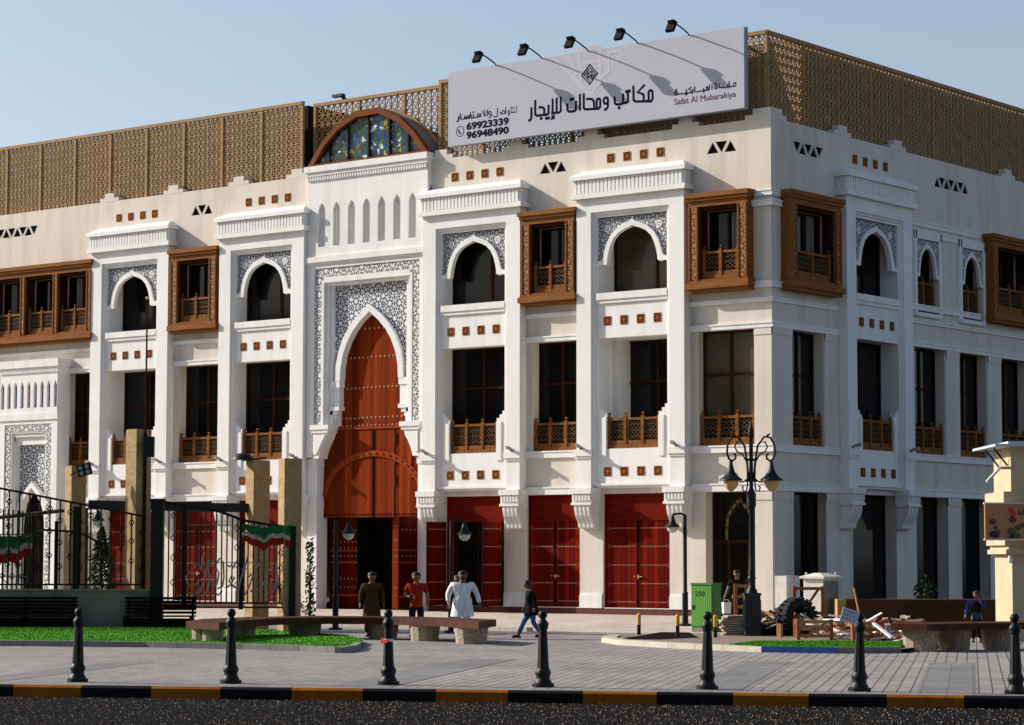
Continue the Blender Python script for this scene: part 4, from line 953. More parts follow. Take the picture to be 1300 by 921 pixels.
SUB=[[[-9.78,16.77],[-9.78,16.58],[-9.82,16.56],[-9.89,16.56]],[[-9.89,16.76],[-9.89,16.58],[-9.92,16.56],[-10.03,16.56]],[[-9.99,16.67],[-9.99,16.56]],[[-10.08,16.54],[-10.14,16.55],[-10.16,16.61],[-10.12,16.66],[-10.08,16.63],[-10.08,16.53],[-10.12,16.49],[-10.16,16.49]],[[-10.25,16.77],[-10.25,16.56]],[[-10.29,16.57],[-10.28,16.64],[-10.35,16.69],[-10.43,16.61],[-10.45,16.57],[-10.29,16.57]],[[-10.45,16.57],[-10.47,16.59],[-10.48,16.64]],[[-10.61,16.79],[-10.61,16.55],[-10.65,16.5],[-10.75,16.5],[-10.79,16.56]],[[-10.88,16.59],[-10.97,16.61],[-10.99,16.67],[-10.94,16.72],[-10.88,16.68],[-10.88,16.57],[-10.92,16.51],[-10.98,16.5]],[[-11.04,16.77],[-11.04,16.57]],[[-11.15,16.78],[-11.14,16.6],[-11.17,16.58],[-11.25,16.75]],[[-11.33,16.69],[-11.33,16.58],[-11.69,16.57]],[[-11.4,16.69],[-11.4,16.58]],[[-11.48,16.69],[-11.48,16.58]],[[-11.65,16.69],[-11.65,16.57]],[[-11.69,16.57],[-11.82,16.58],[-11.83,16.66],[-11.79,16.71],[-11.75,16.67],[-11.75,16.58]],[[-11.82,16.58],[-12.2,16.58],[-12.23,16.61],[-12.23,16.78]],[[-11.89,16.68],[-11.89,16.58]],[[-11.97,16.67],[-11.97,16.58]],[[-12.05,16.67],[-12.05,16.59]],[[-12.31,16.7],[-12.31,16.59],[-12.35,16.54],[-12.39,16.52]]]
SUBD=[[-10.03,16.73],[-9.97,16.73],[-11.67,16.76],[-11.63,16.77],[-11.78,16.76]]
MUB=[[[-1.03,16.41],[-1.11,16.41],[-1.13,16.45],[-1.09,16.51],[-1.03,16.53],[-1.02,16.42]],[[-1.11,16.41],[-1.26,16.41],[-1.63,16.43],[-1.65,16.46],[-1.65,16.57]],[[-1.26,16.42],[-1.32,16.44],[-1.32,16.5],[-1.28,16.52],[-1.25,16.48],[-1.26,16.42]],[[-1.72,16.42],[-1.81,16.42],[-1.82,16.47],[-1.78,16.52],[-1.73,16.51],[-1.72,16.41]],[[-1.92,16.57],[-1.92,16.41]],[[-2.02,16.56],[-2.02,16.42],[-2.09,16.4],[-2.14,16.42],[-2.14,16.49],[-2.1,16.52],[-2.07,16.48],[-2.08,16.41]],[[-2.13,16.41],[-2.55,16.4],[-2.58,16.43],[-2.58,16.57]],[[-2.24,16.48],[-2.24,16.4]],[[-2.65,16.5],[-2.65,16.41],[-2.68,16.36]],[[-2.71,16.57],[-2.82,16.52],[-2.72,16.47],[-2.71,16.4]],[[-2.71,16.4],[-3.23,16.41]],[[-2.9,16.51],[-2.9,16.4]],[[-3.25,16.4],[-3.33,16.4],[-3.35,16.47],[-3.3,16.51],[-3.26,16.49],[-3.25,16.4]]]
MUBD=[[-1.81,16.58],[-1.75,16.58],[-1.27,16.57],[-2.23,16.36],[-2.92,16.36],[-2.88,16.36],[-3.32,16.55],[-3.28,16.56]]
DIA=[[-6.73,17.82],[-6.39,17.46],[-6.73,17.12],[-7.07,17.47]]
num1=[[-11.98,16.2],[-10.11,16.17],[-11.98,16.44]]
num2=[[-11.98,15.89],[-10.1,15.87],[-11.98,16.13]]
ph=[[-12.24,16.17],[-12.07,16.17]]
safat=[[-3.37,16.07],[-1.02,16.08],[-3.37,16.24]]
PALE=[[[-8.24,18.23],[-6.73,16.79],[-5.2,18.24]],[[-7.59,18.15],[-7.32,17.64],[-7.32,17.42]],[[-7.8,17.7],[-7.16,17.7],[-7.16,18.36],[-6.3,18.33],[-6.31,17.77],[-5.57,17.77]],[[-7.1,17.31],[-7.1,17.87],[-5.78,17.88]],[[-6.52,16.98],[-6.31,17.13],[-6.3,18.16]],[[-6.73,17.0],[-5.94,17.51],[-5.94,18.11],[-5.46,18.1]]]
# ================================================================ THE BILLBOARD
BB = thing('billboard', 'wide pale grey rental billboard with black Arabic lettering and phone numbers on the roof edge', 'billboard', (-6.74, -.3, 15.7))
BO = Vector((-6.74, -.3, 15.7))
def bb(mb, name, mats):
    mb.v = [tuple(Vector(p) - BO) for p in mb.v]; return mb.build(name, mats, BB)
k = MB(); k.fb(-12.77, -.71, .26, .40, 15.69, 18.26); bb(k, 'board', 'sign')
k = MB(); k.fb(-12.79, -.69, .20, .262, 15.67, 18.28); bb(k, 'board_edge', 'signedge')
k = MB()
for x in (-12, -9, -6.5, -4, -1.3):
    k.bar((x, -.25, 15.9), (x, .4, 15.9), .08); k.bar((x, -.25, 17.9), (x, .4, 17.9), .08); k.bar((x, -.15, 15.7), (x, -.15, 18.2), .08, .08)
bb(k, 'support_frame', 'black')
def flip(strokes): return strokes
k = MB()
for i, s in enumerate(PALE): k.ribbon(s, .13, .40, .4010 + .0007 * i)
bb(k, 'pale_motif', 'signpale')
for (i0, i1), (d0, d1) in (((0, 5), (0, 3)), ((5, 11), (3, 5)), ((11, 99), (5, 9))):
    k = MB()
    for i, s in enumerate(MAIN[i0:i1]): k.ribbon(s, .082, .40, .4030 + .0005 * i)
    for x, z in MAIND[d0:d1]: k.fb(x - .05, x + .05, .40, .4055, z - .05, z + .05)
    bb(k, 'arabic_word', 'ink')
k = MB()
for i, s in enumerate(SUB): k.ribbon(s, .027, .40, .402 + .0006 * i)
for x, z in SUBD: k.fb(x - .022, x + .022, .40, .404, z - .022, z + .022)
bb(k, 'arabic_line', 'ink')
k = MB()
for i, s in enumerate(MUB): k.ribbon(s, .034, .40, .402 + .0006 * i)
for x, z in MUBD: k.fb(x - .024, x + .024, .40, .404, z - .024, z + .024)
bb(k, 'arabic_name', 'ink')
# kufic diamond emblem
k = MB(); cx, cz, hw, hh = -6.73, 17.47, .335, .345
def dm(a, b): return (cx + (a - b) * hw / 2 * 1.0, cz + (a + b) * hh / 2)
for t in (-.94, .94):
    k.ribbon([dm(t, -1), dm(t, 1)], .036, .40, .4055 + t * .0004); k.ribbon([dm(-1, t), dm(1, t)], .036, .40, .4070 + t * .0004)
for i, (a0, b0, a1, b1) in enumerate(((-.66, -.66, -.66, .5), (-.66, .66, .4, .66), (.66, .66, .66, -.5), (.66, -.66, -.3, -.66), (-.33, -.33, -.33, .33), (-.33, .33, .1, .33), (.33, .33, .33, -.33), (.33, -.33, -.1, -.33), (0, -.3, 0, .2), (-.66, 0, -.33, 0), (.33, 0, .66, 0), (0, .33, 0, .66), (0, -.66, 0, -.4))):
    k.ribbon([dm(a0, b0), dm(a1, b1)], .027, .40, .4085 + .0005 * i)
bb(k, 'diamond_emblem', 'ink')
def text_mesh(name, body, size, loc, rot, mat, parent, width=None, bold=0, align='LEFT'):
    c = bpy.data.curves.new(name, 'FONT'); c.body = body; c.size = size; c.align_x = align; c.offset = bold; c.extrude = .001; c.resolution_u = 3
    o = bpy.data.objects.new(name, c); COL.objects.link(o); bpy.context.view_layer.update()
    me = bpy.data.meshes.new_from_object(o.evaluated_get(bpy.context.evaluated_depsgraph_get())); bpy.data.objects.remove(o); bpy.data.curves.remove(c)
    n = bpy.data.objects.new(name, me); COL.objects.link(n); me.materials.clear(); me.materials.append(M[mat])
    xs = [v.co.x for v in me.vertices]
    k = width / (max(xs) - min(xs)) if width else 1
    for v in me.vertices: v.co.x = (v.co.x - min(xs)) * k if align == 'LEFT' else v.co.x * k
    n.rotation_euler = rot; n.parent = parent; n.location = loc; return n
def bbt(name, body, x, z, h, w, mat, bold): text_mesh(name, body, h / .72, (x - BO.x, -.4035 - BO.y, z - BO.z), (R(90), 0, 0), mat, BB, w, bold)
bbt('phone_number', '69923339', -11.96, 16.19, .235, 1.85, 'ink', .014); bbt('phone_number', '96948490', -11.96, 15.885, .235, 1.85, 'ink', .014)
bbt('latin_name', 'Safat Al Mubarakiya', -3.36, 16.075, .20, 2.34, 'inkred', 0)
k = MB(); ring2 = [(-12.24 + .165 * math.cos(2 * math.pi * i / 24), 16.165 + .175 * math.sin(2 * math.pi * i / 24)) for i in range(25)]
k.ribbon(ring2, .022, .40, .404); k.ribbon([(-12.31, 16.22), (-12.28, 16.14), (-12.21, 16.09)], .05, .40, .4035); bb(k, 'phone_symbol', 'ink')
# five arm lamps over the top edge
def arm_lamp(x):
    f = MB(); f.tube([(x, -.30, 18.2), (x, -.5, 18.32), (x, -.95, 18.46), (x, -1.36, 18.53)], .024, 6); o = bb(f, 'floodlight_arm', 'blackdull')
    h = MB(); a, b = Vector((x, -1.30, 18.53)), Vector((x, -1.50, 18.20)); h.bar(a, b, .29, .11); h.bar(a + Vector((0, -.04, .02)), a + Vector((0, -.16, -.02)), .2, .1)
    h.v = [tuple(Vector(p) - BO) for p in h.v]; h.build('floodlight', 'blackdull', o)
for x in (-10.66, -8.72, -6.79, -4.79, -2.78): arm_lamp(x)

# ================================================================ ADDED BLOCKS out of view: they cut sky light and give windows reflections
def added_block(label, x, y, rz, w, d, h, mat):
    t = thing('added_unseen_building', label, 'building', (x, y, -.6), rz); k = MB(); k.box(0, w, 0, d, 0, h); k.build('wall', mat, t)
    k = MB(); k.box(-.2, w + .2, -.2, d + .2, h, h + .5); k.build('roof', mat, t); nx = int(w / 4); nz = int(h / 4); kk = MB()
    for i in range(nx):
        for j in range(nz): kk.box(1 + i * 4, 3 + i * 4, d + .002, d + .06, 1.2 + j * 4, 3.4 + j * 4)
    o = kk.build('window_band', 'glass', t); o['kind'] = 'stuff'
brickd = simple('brown_render', (.12, .09, .07), .2, .5, .9, .1)
x0, y0 = kp(-60, -62); added_block('plain brown block added out of view across the road to cut sky light, left half', x0, y0, ANG, 58, 16, 24, brickd)
added_block('plain tan block added out of view at the left for the windows to reflect', -92, -56, R(-22), 46, 18, 17, simple('tan_render', (.34, .25, .17), .2, .5, .9, .1))
x0, y0 = kp(2, -64); added_block('plain brown block added out of view across the road to cut sky light, right half', x0, y0, ANG, 60, 18, 27, brickd)
# ================================================================ STREET FURNITURE
# bollards along the kerb
def make_bollard():
    t = thing('bollard', 'x', 'bollard', (0, 0, 0))
    b = MB(); b.lathe([(.215, 0), (.215, .055), (.17, .06), (.165, .09), (.135, .12), (.13, .17), (.15, .20), (.155, .24), (.13, .28), (.118, .30)], 10); b.build('base', 'black', t, True)
    s = MB(); n = 20
    prof = [(.116, .30), (.108, .42), (.082, .88), (.080, .92)]
    s.v = []; 
    for r, z in prof:
        for k in range(n): rr = r * (1.0 if k % 2 else .93); s.v.append((rr * math.cos(2 * math.pi * k / n), rr * math.sin(2 * math.pi * k / n), z))
    s.f = [(i * n + k, i * n + (k + 1) % n, (i + 1) * n + (k + 1) % n, (i + 1) * n + k) for i in range(3) for k in range(n)]; s.mi = [0] * len(s.f)
    s.build('shaft', 'black', t)
    c = MB(); c.lathe([(.080, .915), (.10, .93), (.10, .95), (.112, .99), (.112, 1.01), (.085, 1.05), (.06, 1.075), (.05, 1.085), (.055, 1.095), (.078, 1.115), (.088, 1.15), (.080, 1.185), (.05, 1.215), (.001, 1.225)], 14); c.build('cap', 'black', t, True)
    return t
BOL = make_bollard()
bl = ['black bollard leftmost at the kerb, standing in front of the left lawn', 'black bollard in front of the left end of the long curved bench', 'black bollard with red and white tape round its neck',
      'black bollard at the kerb in front of the man walking in dark jacket', 'black bollard at the kerb in front of the green cabinet', 'black bollard with a white paper notice taped to its top', 'black bollard cut off by the right edge of the photo']
bp = [(9.84, -36.99), (12.14, -35.72), (14.42, -34.4), (16.75, -33.3), (19.17, -32.2), (21.29, -31.12), (23.55, -30.28)]
BOLS = []
for i, (x, y) in enumerate(bp):
    o = BOL if i == 0 else copy_tree(BOL); o.location = (x, y, -.418); o.scale = (.84, .84, 1); o.rotation_euler = (R(random.uniform(-.6, .6)), R(random.uniform(-.6, .6)), random.uniform(0, 3)); tag(o, bl[i], 'bollard', 'black bollards along the kerb'); BOLS.append(o)
k = MB(); k.lathe([(.098, .70), (.095, .745)], 14); k.fb(-.15, -.085, .02, .06, .67, .76, 1); k.fb(-.05, .06, .093, .103, .685, .74, 1)
o = k.build('tape', ['paper', 'tapewr']); o.location = bp[2] + (-.418,); o.scale = (.85, .85, 1); tag(o, 'red and white tape wound round the neck of a bollard', 'tape')
o = MB(); o.box(-.34, .06, -.008, .008, -.17, .13); 
for r in range(3):
    for c in range(4): o.box(-.31 + c * .085, -.25 + c * .085, -.012, -.0085, .05 - r * .085, .10 - r * .085, 1)
o = o.build('paper_notice', ['paper', simple('faint_blue_print', (.42, .47, .58), .1, 8, .8, .1)]); o.location = (bp[5][0] + .01, bp[5][1] - .10, -.418 + 1.15); o.rotation_euler = (R(-8), R(17), R(38)); o.scale = (.68, 1, .72); tag(o, 'white paper notice with faint blue print taped to a bollard top', 'notice')
# long curved bench on granite blocks
F1 = [(.2, -24.1), (-1.15, -22.0), (-1.9, -19.9), (-1.6, -18.5), (-.4, -17.7), (1.9, -18.3), (4.1, -19.4)]
B1 = [(-1.5, -23.5), (-2.75, -21.7), (-3.35, -19.6), (-2.9, -17.4), (-.9, -16.3), (1.2, -16.6), (2.95, -17.3)]
def bench(name, label, F, B, zt, th, sups, zg=-.42):
    cx = sum(p[0] for p in F) / len(F); cy = sum(p[1] for p in F) / len(F)
    t = thing(name, label, 'bench', (cx, cy, zg), 0, 'curved benches on granite blocks'); k = MB()
    for i in range(len(F) - 1):
        P = [F[i], F[i + 1], B[i + 1], B[i]]; k.plan([(x - cx, y - cy) for x, y in P], zt - th - zg, zt - zg)
    k.build('seat', 'benchtop', t)
    for x, y, w, a in sups:
        s = MB(); pl = [(w * math.cos(R(q)) * .95, w * math.sin(R(q)) * .8) for q in range(0, 360, 30)]; s.plan(pl, 0, zt - th - zg - .002, 0, .12)
        o = s.build('support_block', 'granite', t); o.location = (x - cx, y - cy, 0); o.rotation_euler = (0, 0, R(a))
    return t
bench('curved_bench', 'long curved bench with dark reddish wooden top on granite blocks, behind the left lawn', F1, B1, .14, .17,
      [(-1.55, -22.9, .30, 0), (-.75, -23.35, .30, 0), (-2.55, -20.6, .42, 20), (-2.35, -18.5, .46, 40), (-.75, -17.3, .46, 0), (.95, -17.65, .46, -20), (3.1, -18.45, .50, -25)])
F2 = [(13.35, -16.2), (14.2, -16.1), (14.6, -14.6), (15.3, -13.4), (16.6, -12.7), (18.5, -12.3)]
B2 = [(12.75, -15.0), (13.3, -14.6), (13.6, -13.6), (14.4, -12.3), (16.0, -11.4), (18.2, -11.0)]
bench('curved_bench', 'curved bench with dark top on granite blocks in front of the cream kiosk', F2, B2, .20, .15, [(13.75, -15.6, .45, 0), (14.0, -14.5, .42, 0), (14.6, -13.5, .45, 0), (16.2, -12.1, .45, 0)])
# lamp posts with a bell shade on a short arm
def bell_post(label, x, y, zg, h, dirx, diry, clear='lampclear'):
    t = thing('lamp_post', label, 'lamp post', (x, y, zg), 0, 'short lamp posts with one bell lamp'); dx, dy = dirx, diry
    k = MB(); k.lathe([(.20, 0), (.20, .05), (.09, .08), (.085, .9), (.095, .93), (.06, 1.0), (.055, h)], 10); k.build('post', 'black', t, True)
    k = MB(); k.tube([(0, 0, h - .02), (dx * .12, dy * .12, h + .03), (dx * .34, dy * .34, h)], .035, 6); k.tube([(dx * .34, dy * .34, h + .02), (dx * .34, dy * .34, h - .12)], .03, 6); k.build('arm', 'black', t, True)
    k = MB(); k.lathe([(.001, h - .04), (.05, h - .06), (.07, h - .14), (.11, h - .25), (.215, h - .35), (.215, h - .37), (.001, h - .37)], 14, (dx * .36, dy * .36, 0)); k.build('lamp_shade', 'black', t, True)
    k = MB(); k.lathe([(.165, h - .37), (.16, h - .43), (.115, h - .50), (.05, h - .54), (.001, h - .55)], 12, (dx * .36, dy * .36, 0)); k.build('lamp_glass', clear, t, True)
rr2 = (.784, .62)
bell_post('black lamp post with bell lamp in front of the big wooden portal', -7.05, -12.19, -.42, 3.12, *rr2)
bell_post('black lamp post with bell lamp in front of the open red door', -2.85, -12.06, -.42, 3.08, *rr2)
bell_post('black lamp post with bell lamp beside the green cabinet', .42, -5.42, gz(.42, -5.42), 3.22, -.784, -.62)
bell_post('black lamp post with bell lamp behind the iron fence and the small shrub', -16.3, -13.4, gz(-16, -13.4), 3.55, *rr2)
# tall double lamp
BX, BY = 6.47, -11.24
t = thing('double_lamp_post', 'tall ornate black lamp post with two scrolled arms and amber lamps near the corner', 'lamp post', (BX, BY, -.42), R(38.4))
k = MB(); k.plan([(-.24, -.24), (.24, -.24), (.24, .24), (-.24, .24)], 0, .12); k.plan([(-.20, -.20), (.20, -.20), (.20, .20), (-.20, .20)], .12, 1.12); k.plan([(-.22, -.22), (.22, -.22), (.22, .22), (-.22, .22)], 1.12, 1.18)
for a in range(4):
    c, s = math.cos(a * math.pi / 2), math.sin(a * math.pi / 2)
    for (u0, z0, u1, z1) in ((-.13, .25, -.13, 1.0), (.13, .25, .13, 1.0), (-.13, .25, .13, .25), (-.13, 1.0, .13, 1.0), (0, .4, 0, .85)): k.bar((u0 * c - .205 * s, u0 * s + .205 * c, z0), (u1 * c - .205 * s, u1 * s + .205 * c, z1), .03, .03)
k.build('pedestal', simple('weathered_iron_pedestal', (.028, .031, .036), .3, 5, .6, .2), t)
k = MB(); k.lathe([(.15, 1.18), (.13, 1.26), (.08, 1.34), (.075, 1.5), (.11, 1.56), (.08, 1.62), (.10, 1.7), (.07, 1.8), (.062, 3.3), (.10, 3.36), (.12, 3.42), (.12, 3.72), (.085, 3.78), (.05, 3.86), (.05, 5.12), (.075, 5.16), (.075, 5.34), (.03, 5.5), (.02, 5.55), (.001, 5.60)], 12); k.build('post', 'black', t, True)
for sg in (-1, 1):
    def q2(x, z): return (sg * x, 0, z)
    k = MB()
    k.tube([q2(.06, 4.05), q2(.10, 4.5), q2(.17, 4.95), q2(.34, 5.18), q2(.50, 5.16), q2(.60, 4.98), q2(.62, 4.75), q2(.56, 4.60), q2(.48, 4.56), q2(.40, 4.62), q2(.40, 4.72), q2(.45, 4.74)], .030, 6)
    k.tube([q2(.09, 4.30), q2(.12, 4.55), q2(.22, 4.72), q2(.36, 4.80), q2(.42, 4.92), q2(.36, 5.06), q2(.30, 5.02)], .022, 6)
    k.tube([q2(.10, 4.6), q2(.095, 3.95), q2(.12, 3.80), q2(.20, 3.78), q2(.23, 3.88), q2(.19, 3.92)], .022, 6)
    k.tube([q2(.09, 4.1), q2(.2, 4.02), q2(.32, 4.02)], .022, 6)
    k.tube([q2(.40, 5.20), q2(.50, 5.26)], [.04, .015], 6)
    k.box(*sorted((sg * .05, sg * .14)), -.05, .05, 4.02, 4.08); k.box(*sorted((sg * .05, sg * .14)), -.05, .05, 4.56, 4.62)
    k.build('scroll_arm', 'black', t, True)
    k = MB(); k.lathe([(.001, 4.58), (.04, 4.56), (.055, 4.44), (.10, 4.28), (.19, 4.16), (.29, 4.09), (.30, 4.05), (.001, 4.04)], 14, (sg * .52, 0, 0)); k.build('lamp_shade', 'black', t, True)
    k = MB(); k.lathe([(.19, 4.05), (.19, 3.98), (.15, 3.88), (.07, 3.80), (.001, 3.76)], 12, (sg * .52, 0, 0)); k.build('lamp_glass', 'lampglass', t, True)
# small yellow and black posts
def tiny_post(x, y, label):
    t = thing('marker_post', label, 'post', (x, y, -.35), 0, 'small yellow and black posts'); k = MB(); k.lathe([(.05, 0), (.05, .28)], 8); k.build('lower_half', 'black', t)
    k = MB(); k.lathe([(.052, .28), (.052, .54), (.03, .57), (.001, .575)], 8); k.build('upper_half', 'postyellow', t)
tiny_post(3.75, -12.4, 'small yellow topped post furthest left, in front of the last red door'); tiny_post(5.1, -12.6, 'small yellow topped post left of the green cabinet'); tiny_post(6.45, -12.9, 'small yellow topped post right of the green cabinet')
# green cabinet
t = thing('utility_cabinet', 'green ribbed metal utility cabinet with number on its door', 'cabinet', (2.80, -7.86, gz(2.80, -7.86)), R(-4))
k = MB(); k.box(-.36, .36, -.20, .20, .0, .14); k.build('plinth', 'concrete', t)
k = MB(); k.box(-.36, .36, -.205, .20, .14, 1.30); k.box(-.39, .39, -.23, .23, 1.30, 1.35); k.build('body', 'cabgreen2', t)
k = MB(); k.box(-.35, .35, -.225, -.206, .16, 1.27); k.build('door', 'cabgreen', t)
text_mesh('number', '250', .17, (-.22, -.2265, 1.0), (R(90), 0, 0), 'ink', t, .34, .002)
k = MB(); k.box(-.33, -.23, -.235, -.2255, .62, .74); k.build('lock_plate', 'black', t)
# white cabinets by the corner
t = thing('utility_cabinet', 'off white steel cabinet with overhanging lid and grey side beside the corner pier', 'cabinet', (4.55, -4.7, -.30), R(0))
k = MB(); k.box(-.32, .32, -.42, .42, 0, 1.38); k.build('body', 'cabwhite', t)
k = MB(); k.box(.32, .332, -.39, .39, .1, 1.32); k.build('door', 'cabgrey', t)
k = MB(); k.plan([(-.40, -.5), (.40, -.5), (.40, .5), (-.40, .5)], 1.38, 1.44); k.add([(-.40, -.5, 1.44), (.40, -.5, 1.44), (.40, .5, 1.44), (-.40, .5, 1.44), (-.1, -.2, 1.54), (.1, -.2, 1.54), (.1, .2, 1.54), (-.1, .2, 1.54)], [(0, 1, 5, 4), (1, 2, 6, 5), (2, 3, 7, 6), (3, 0, 4, 7), (4, 5, 6, 7)]); k.ball((-.3, -.3, 1.52), .04, 6); k.ball((.3, .3, 1.52), .04, 6); k.build('lid', 'cabwhite', t)
t = thing('meter_box', 'pale metal meter box with twin doors fixed low beside the corner pier', 'meter box', (2.55, -3.3, .22), R(0))
k = MB(); k.box(-.2, .2, -.35, .35, 0, .92); k.build('body', 'cabwhite', t)
for y0, y1 in ((-.34, -.01), (.01, .34)): k = MB(); k.box(.2, .225, y0, y1, .02, .90); k.build('door', 'cabwhite', t)
k = MB(); k.box(-.15, -.08, -.3, .3, -.55, 0); k.box(.08, .15, -.3, .3, -.55, 0); k.build('stand', 'black', t)
k = MB(); k.tube([(.24, .05, .5), (.26, -.05, .2), (.25, -.1, -.1)], .03, 6); k.box(.225, .26, -.02, .1, .45, .62); k.build('cable', 'black', t)
# tyre: tractor tyre standing upright
def ring_tyre(Ro, Ri, w):
    k = MB(); n = 40
    prof = [(Ri, -w * .35), (Ri + .06, -w * .5), (Ro - .10, -w * .5), (Ro - .02, -w * .38), (Ro, 0), (Ro - .02, w * .38), (Ro - .10, w * .5), (Ri + .06, w * .5), (Ri, w * .35)]
    m2 = len(prof)
    for i in range(n):
        a = 2 * math.pi * i / n
        for r, y in prof: k.v.append((r * math.cos(a), y, Ro + r * math.sin(a)))
    for i in range(n):
        for j in range(m2): k.f.append((i * m2 + j, i * m2 + (j + 1) % m2, ((i + 1) % n) * m2 + (j + 1) % m2, ((i + 1) % n) * m2 + j)); k.mi.append(0)
    l = MB()
    for i in range(22):
        for sg in (-1, 1):
            a = 2 * math.pi * (i + (.5 if sg > 0 else 0)) / 22; b = a + .24
            p = Vector(((Ro + .02) * math.cos(a), 0.0, Ro + (Ro + .02) * math.sin(a))); q4 = Vector(((Ro - .05) * math.cos(b), sg * w * .52, Ro + (Ro - .05) * math.sin(b)))
            l.bar(p, q4, .075, .09, 0, (math.cos(a), 0, math.sin(a)))
    return k, l
t = thing('tractor_tyre', 'large worn black tractor tyre leaning among the timber', 'tyre', (7.28, -10.25, -.38), R(60)); t.rotation_euler = (R(-14), 0, R(70))
a, b = ring_tyre(.50, .24, .52); a.build('casing', 'rubber', t, True); b.build('tread', 'rubber', t)
t = thing('tractor_tyre', 'black tractor tyre lying flat behind the lamp post pedestal', 'tyre', (6.35, -9.7, -.36)); t.rotation_euler = (R(75), 0, R(30))
a, b = ring_tyre(.48, .24, .40); a.build('casing', 'rubber', t, True); b.build('tread', 'rubber', t)
# timber frames, boards and scrap
def timber_frame(label, x, y, z, rz, w, h, nr, diag, mat, tilt=0):
    t = thing('wooden_hurdle', label, 'timber hurdle', (x, y, z), rz, 'timber frames on the island'); t.rotation_euler = (R(tilt), 0, rz); p = .09
    for sx in (-1, 1): k = MB(); k.box(sx * w / 2 - p / 2, sx * w / 2 + p / 2, -.05, .05, 0, h); k.build('upright', 'pallet2', t)
    for i in range(nr): zz = .10 + (h - .16) * i / max(1, nr - 1); k = MB(); k.box(-w / 2 + p / 2, w / 2 - p / 2, -.03, .03, zz - .04, zz + .04); k.build('rail', mat, t)
    if diag: k = MB(); k.bar((-w / 2 + .15 if diag > 0 else w / 2 - .15, -.045, .05), (w / 2 - .1 if diag > 0 else -w / 2 + .1, -.045, h - .06), .07, .025, 0, (0, 1, 0)); k.build('brace', mat, t)
FA = R(38)
timber_frame('low timber gate frame with one diagonal brace right of the tyre', 9.35, -12.9, -.33, FA, .80, .50, 3, 1, 'pallet')
timber_frame('reddish timber frame standing behind the lamp post pedestal, left part', 5.35, -9.9, .0, FA, .42, .98, 4, 0, 'pallet')
timber_frame('tall timber frame with crossed braces right of the lamp post', 6.9, -9.2, .12, FA, .74, .80, 2, 1, 'pallet2')
timber_frame('low timber frame leaning behind the bollard with the paper notice', 10.55, -12.4, -.33, R(50), .75, .48, 3, -1, 'pallet2', -8)
timber_frame('small timber frame nearest the end of the right bench', 11.6, -12.2, -.33, R(25), .6, .50, 2, 0, 'pallet')
for i, (x, y) in enumerate(((7.65, -11.8), (7.95, -11.5))):
    k = MB(); k.box(-.06, .06, -.05, .05, 0, (.34, .46)[i]); o = k.build('timber_post', ('pallet', 'pallet2')[i]); o.location = (x, y, -.33); tag(o, ('short pale timber post left in front of the tractor tyre', 'short reddish timber post right in front of the tractor tyre')[i], 'post')
rnd = random.Random(11)
t = thing('board_stack', 'stack of weathered grey boards left of the lamp post pedestal', 'boards', (5.75, -11.0, -.33), FA)
for i in range(9): k = MB(); a = rnd.uniform(-.08, .08); k.box(-.30 + a, .34 + a, -.4, .3, i * .058, i * .058 + .045); o = k.build('board', 'plankgrey', t); o.rotation_euler = (0, 0, rnd.uniform(-.1, .1))
t = thing('scrap_heap', 'heap of broken timber and pale board offcuts between the frames and the right bench', 'scrap', (10.4, -11.9, -.33)); 
for i in range(85):
    k = MB(); L = rnd.uniform(.25, .9); p = Vector((rnd.uniform(-1.6, 1.3), rnd.uniform(-.6, .9), rnd.uniform(.03, .50))); d = Vector((rnd.uniform(-1, 1), rnd.uniform(-.8, .8), rnd.uniform(-.45, .45))).normalized() * L / 2
    k.bar(p - d, p + d, rnd.uniform(.05, .16), rnd.uniform(.025, .06)); k.build('offcut', rnd.choice(['pallet', 'pallet2', 'plankgrey', 'plankgrey', 'paper']), t)
t = thing('scrap_heap', 'smaller heap of offcuts and rubble behind the lamp post pedestal', 'scrap', (6.5, -10.0, -.33))
for i in range(64):
    k = MB(); L = rnd.uniform(.15, .6); p = Vector((rnd.uniform(-1.0, 1.5), rnd.uniform(-.8, .3), rnd.uniform(.03, .6))); d = Vector((rnd.uniform(-1, 1), rnd.uniform(-.8, .8), rnd.uniform(-.4, .4))).normalized() * L / 2
    k.bar(p - d, p + d, rnd.uniform(.05, .15), rnd.uniform(.03, .07)); k.build('offcut', rnd.choice(['pallet', 'pallet2', 'plankgrey', 'blackdull', 'paper']), t)
k = MB(); k.bar((0, 0, 0), (-.18, .05, .66), .045, .03); o = k.build('timber_batten', 'pallet'); o.location = (9.6, -11.2, .25); tag(o, 'thin timber batten sticking up out of the scrap by the white cabinet', 'batten')
k = MB(); k.bar((0, 0, 0), (.95, .5, -.12), .10, .04); o = k.build('pale_board', 'paper'); o.location = (8.95, -11.6, .24); tag(o, 'pale thin board lying across the top of the scrap', 'board')
# long brown planter wall by the right facade
t = thing('planter_wall', 'long low dark brown planter wall along the right facade with a tan end', 'planter', (7.0, -4.1, -.42), R(38)); k = MB(); k.box(-1.75, 2.6, -.1, .9, 0, .94); k.build('wall', 'brownwall', t)
k = MB(); k.box(-1.99, -1.752, -.1, .9, 0, .94); k.build('end_block', 'tanwall', t)
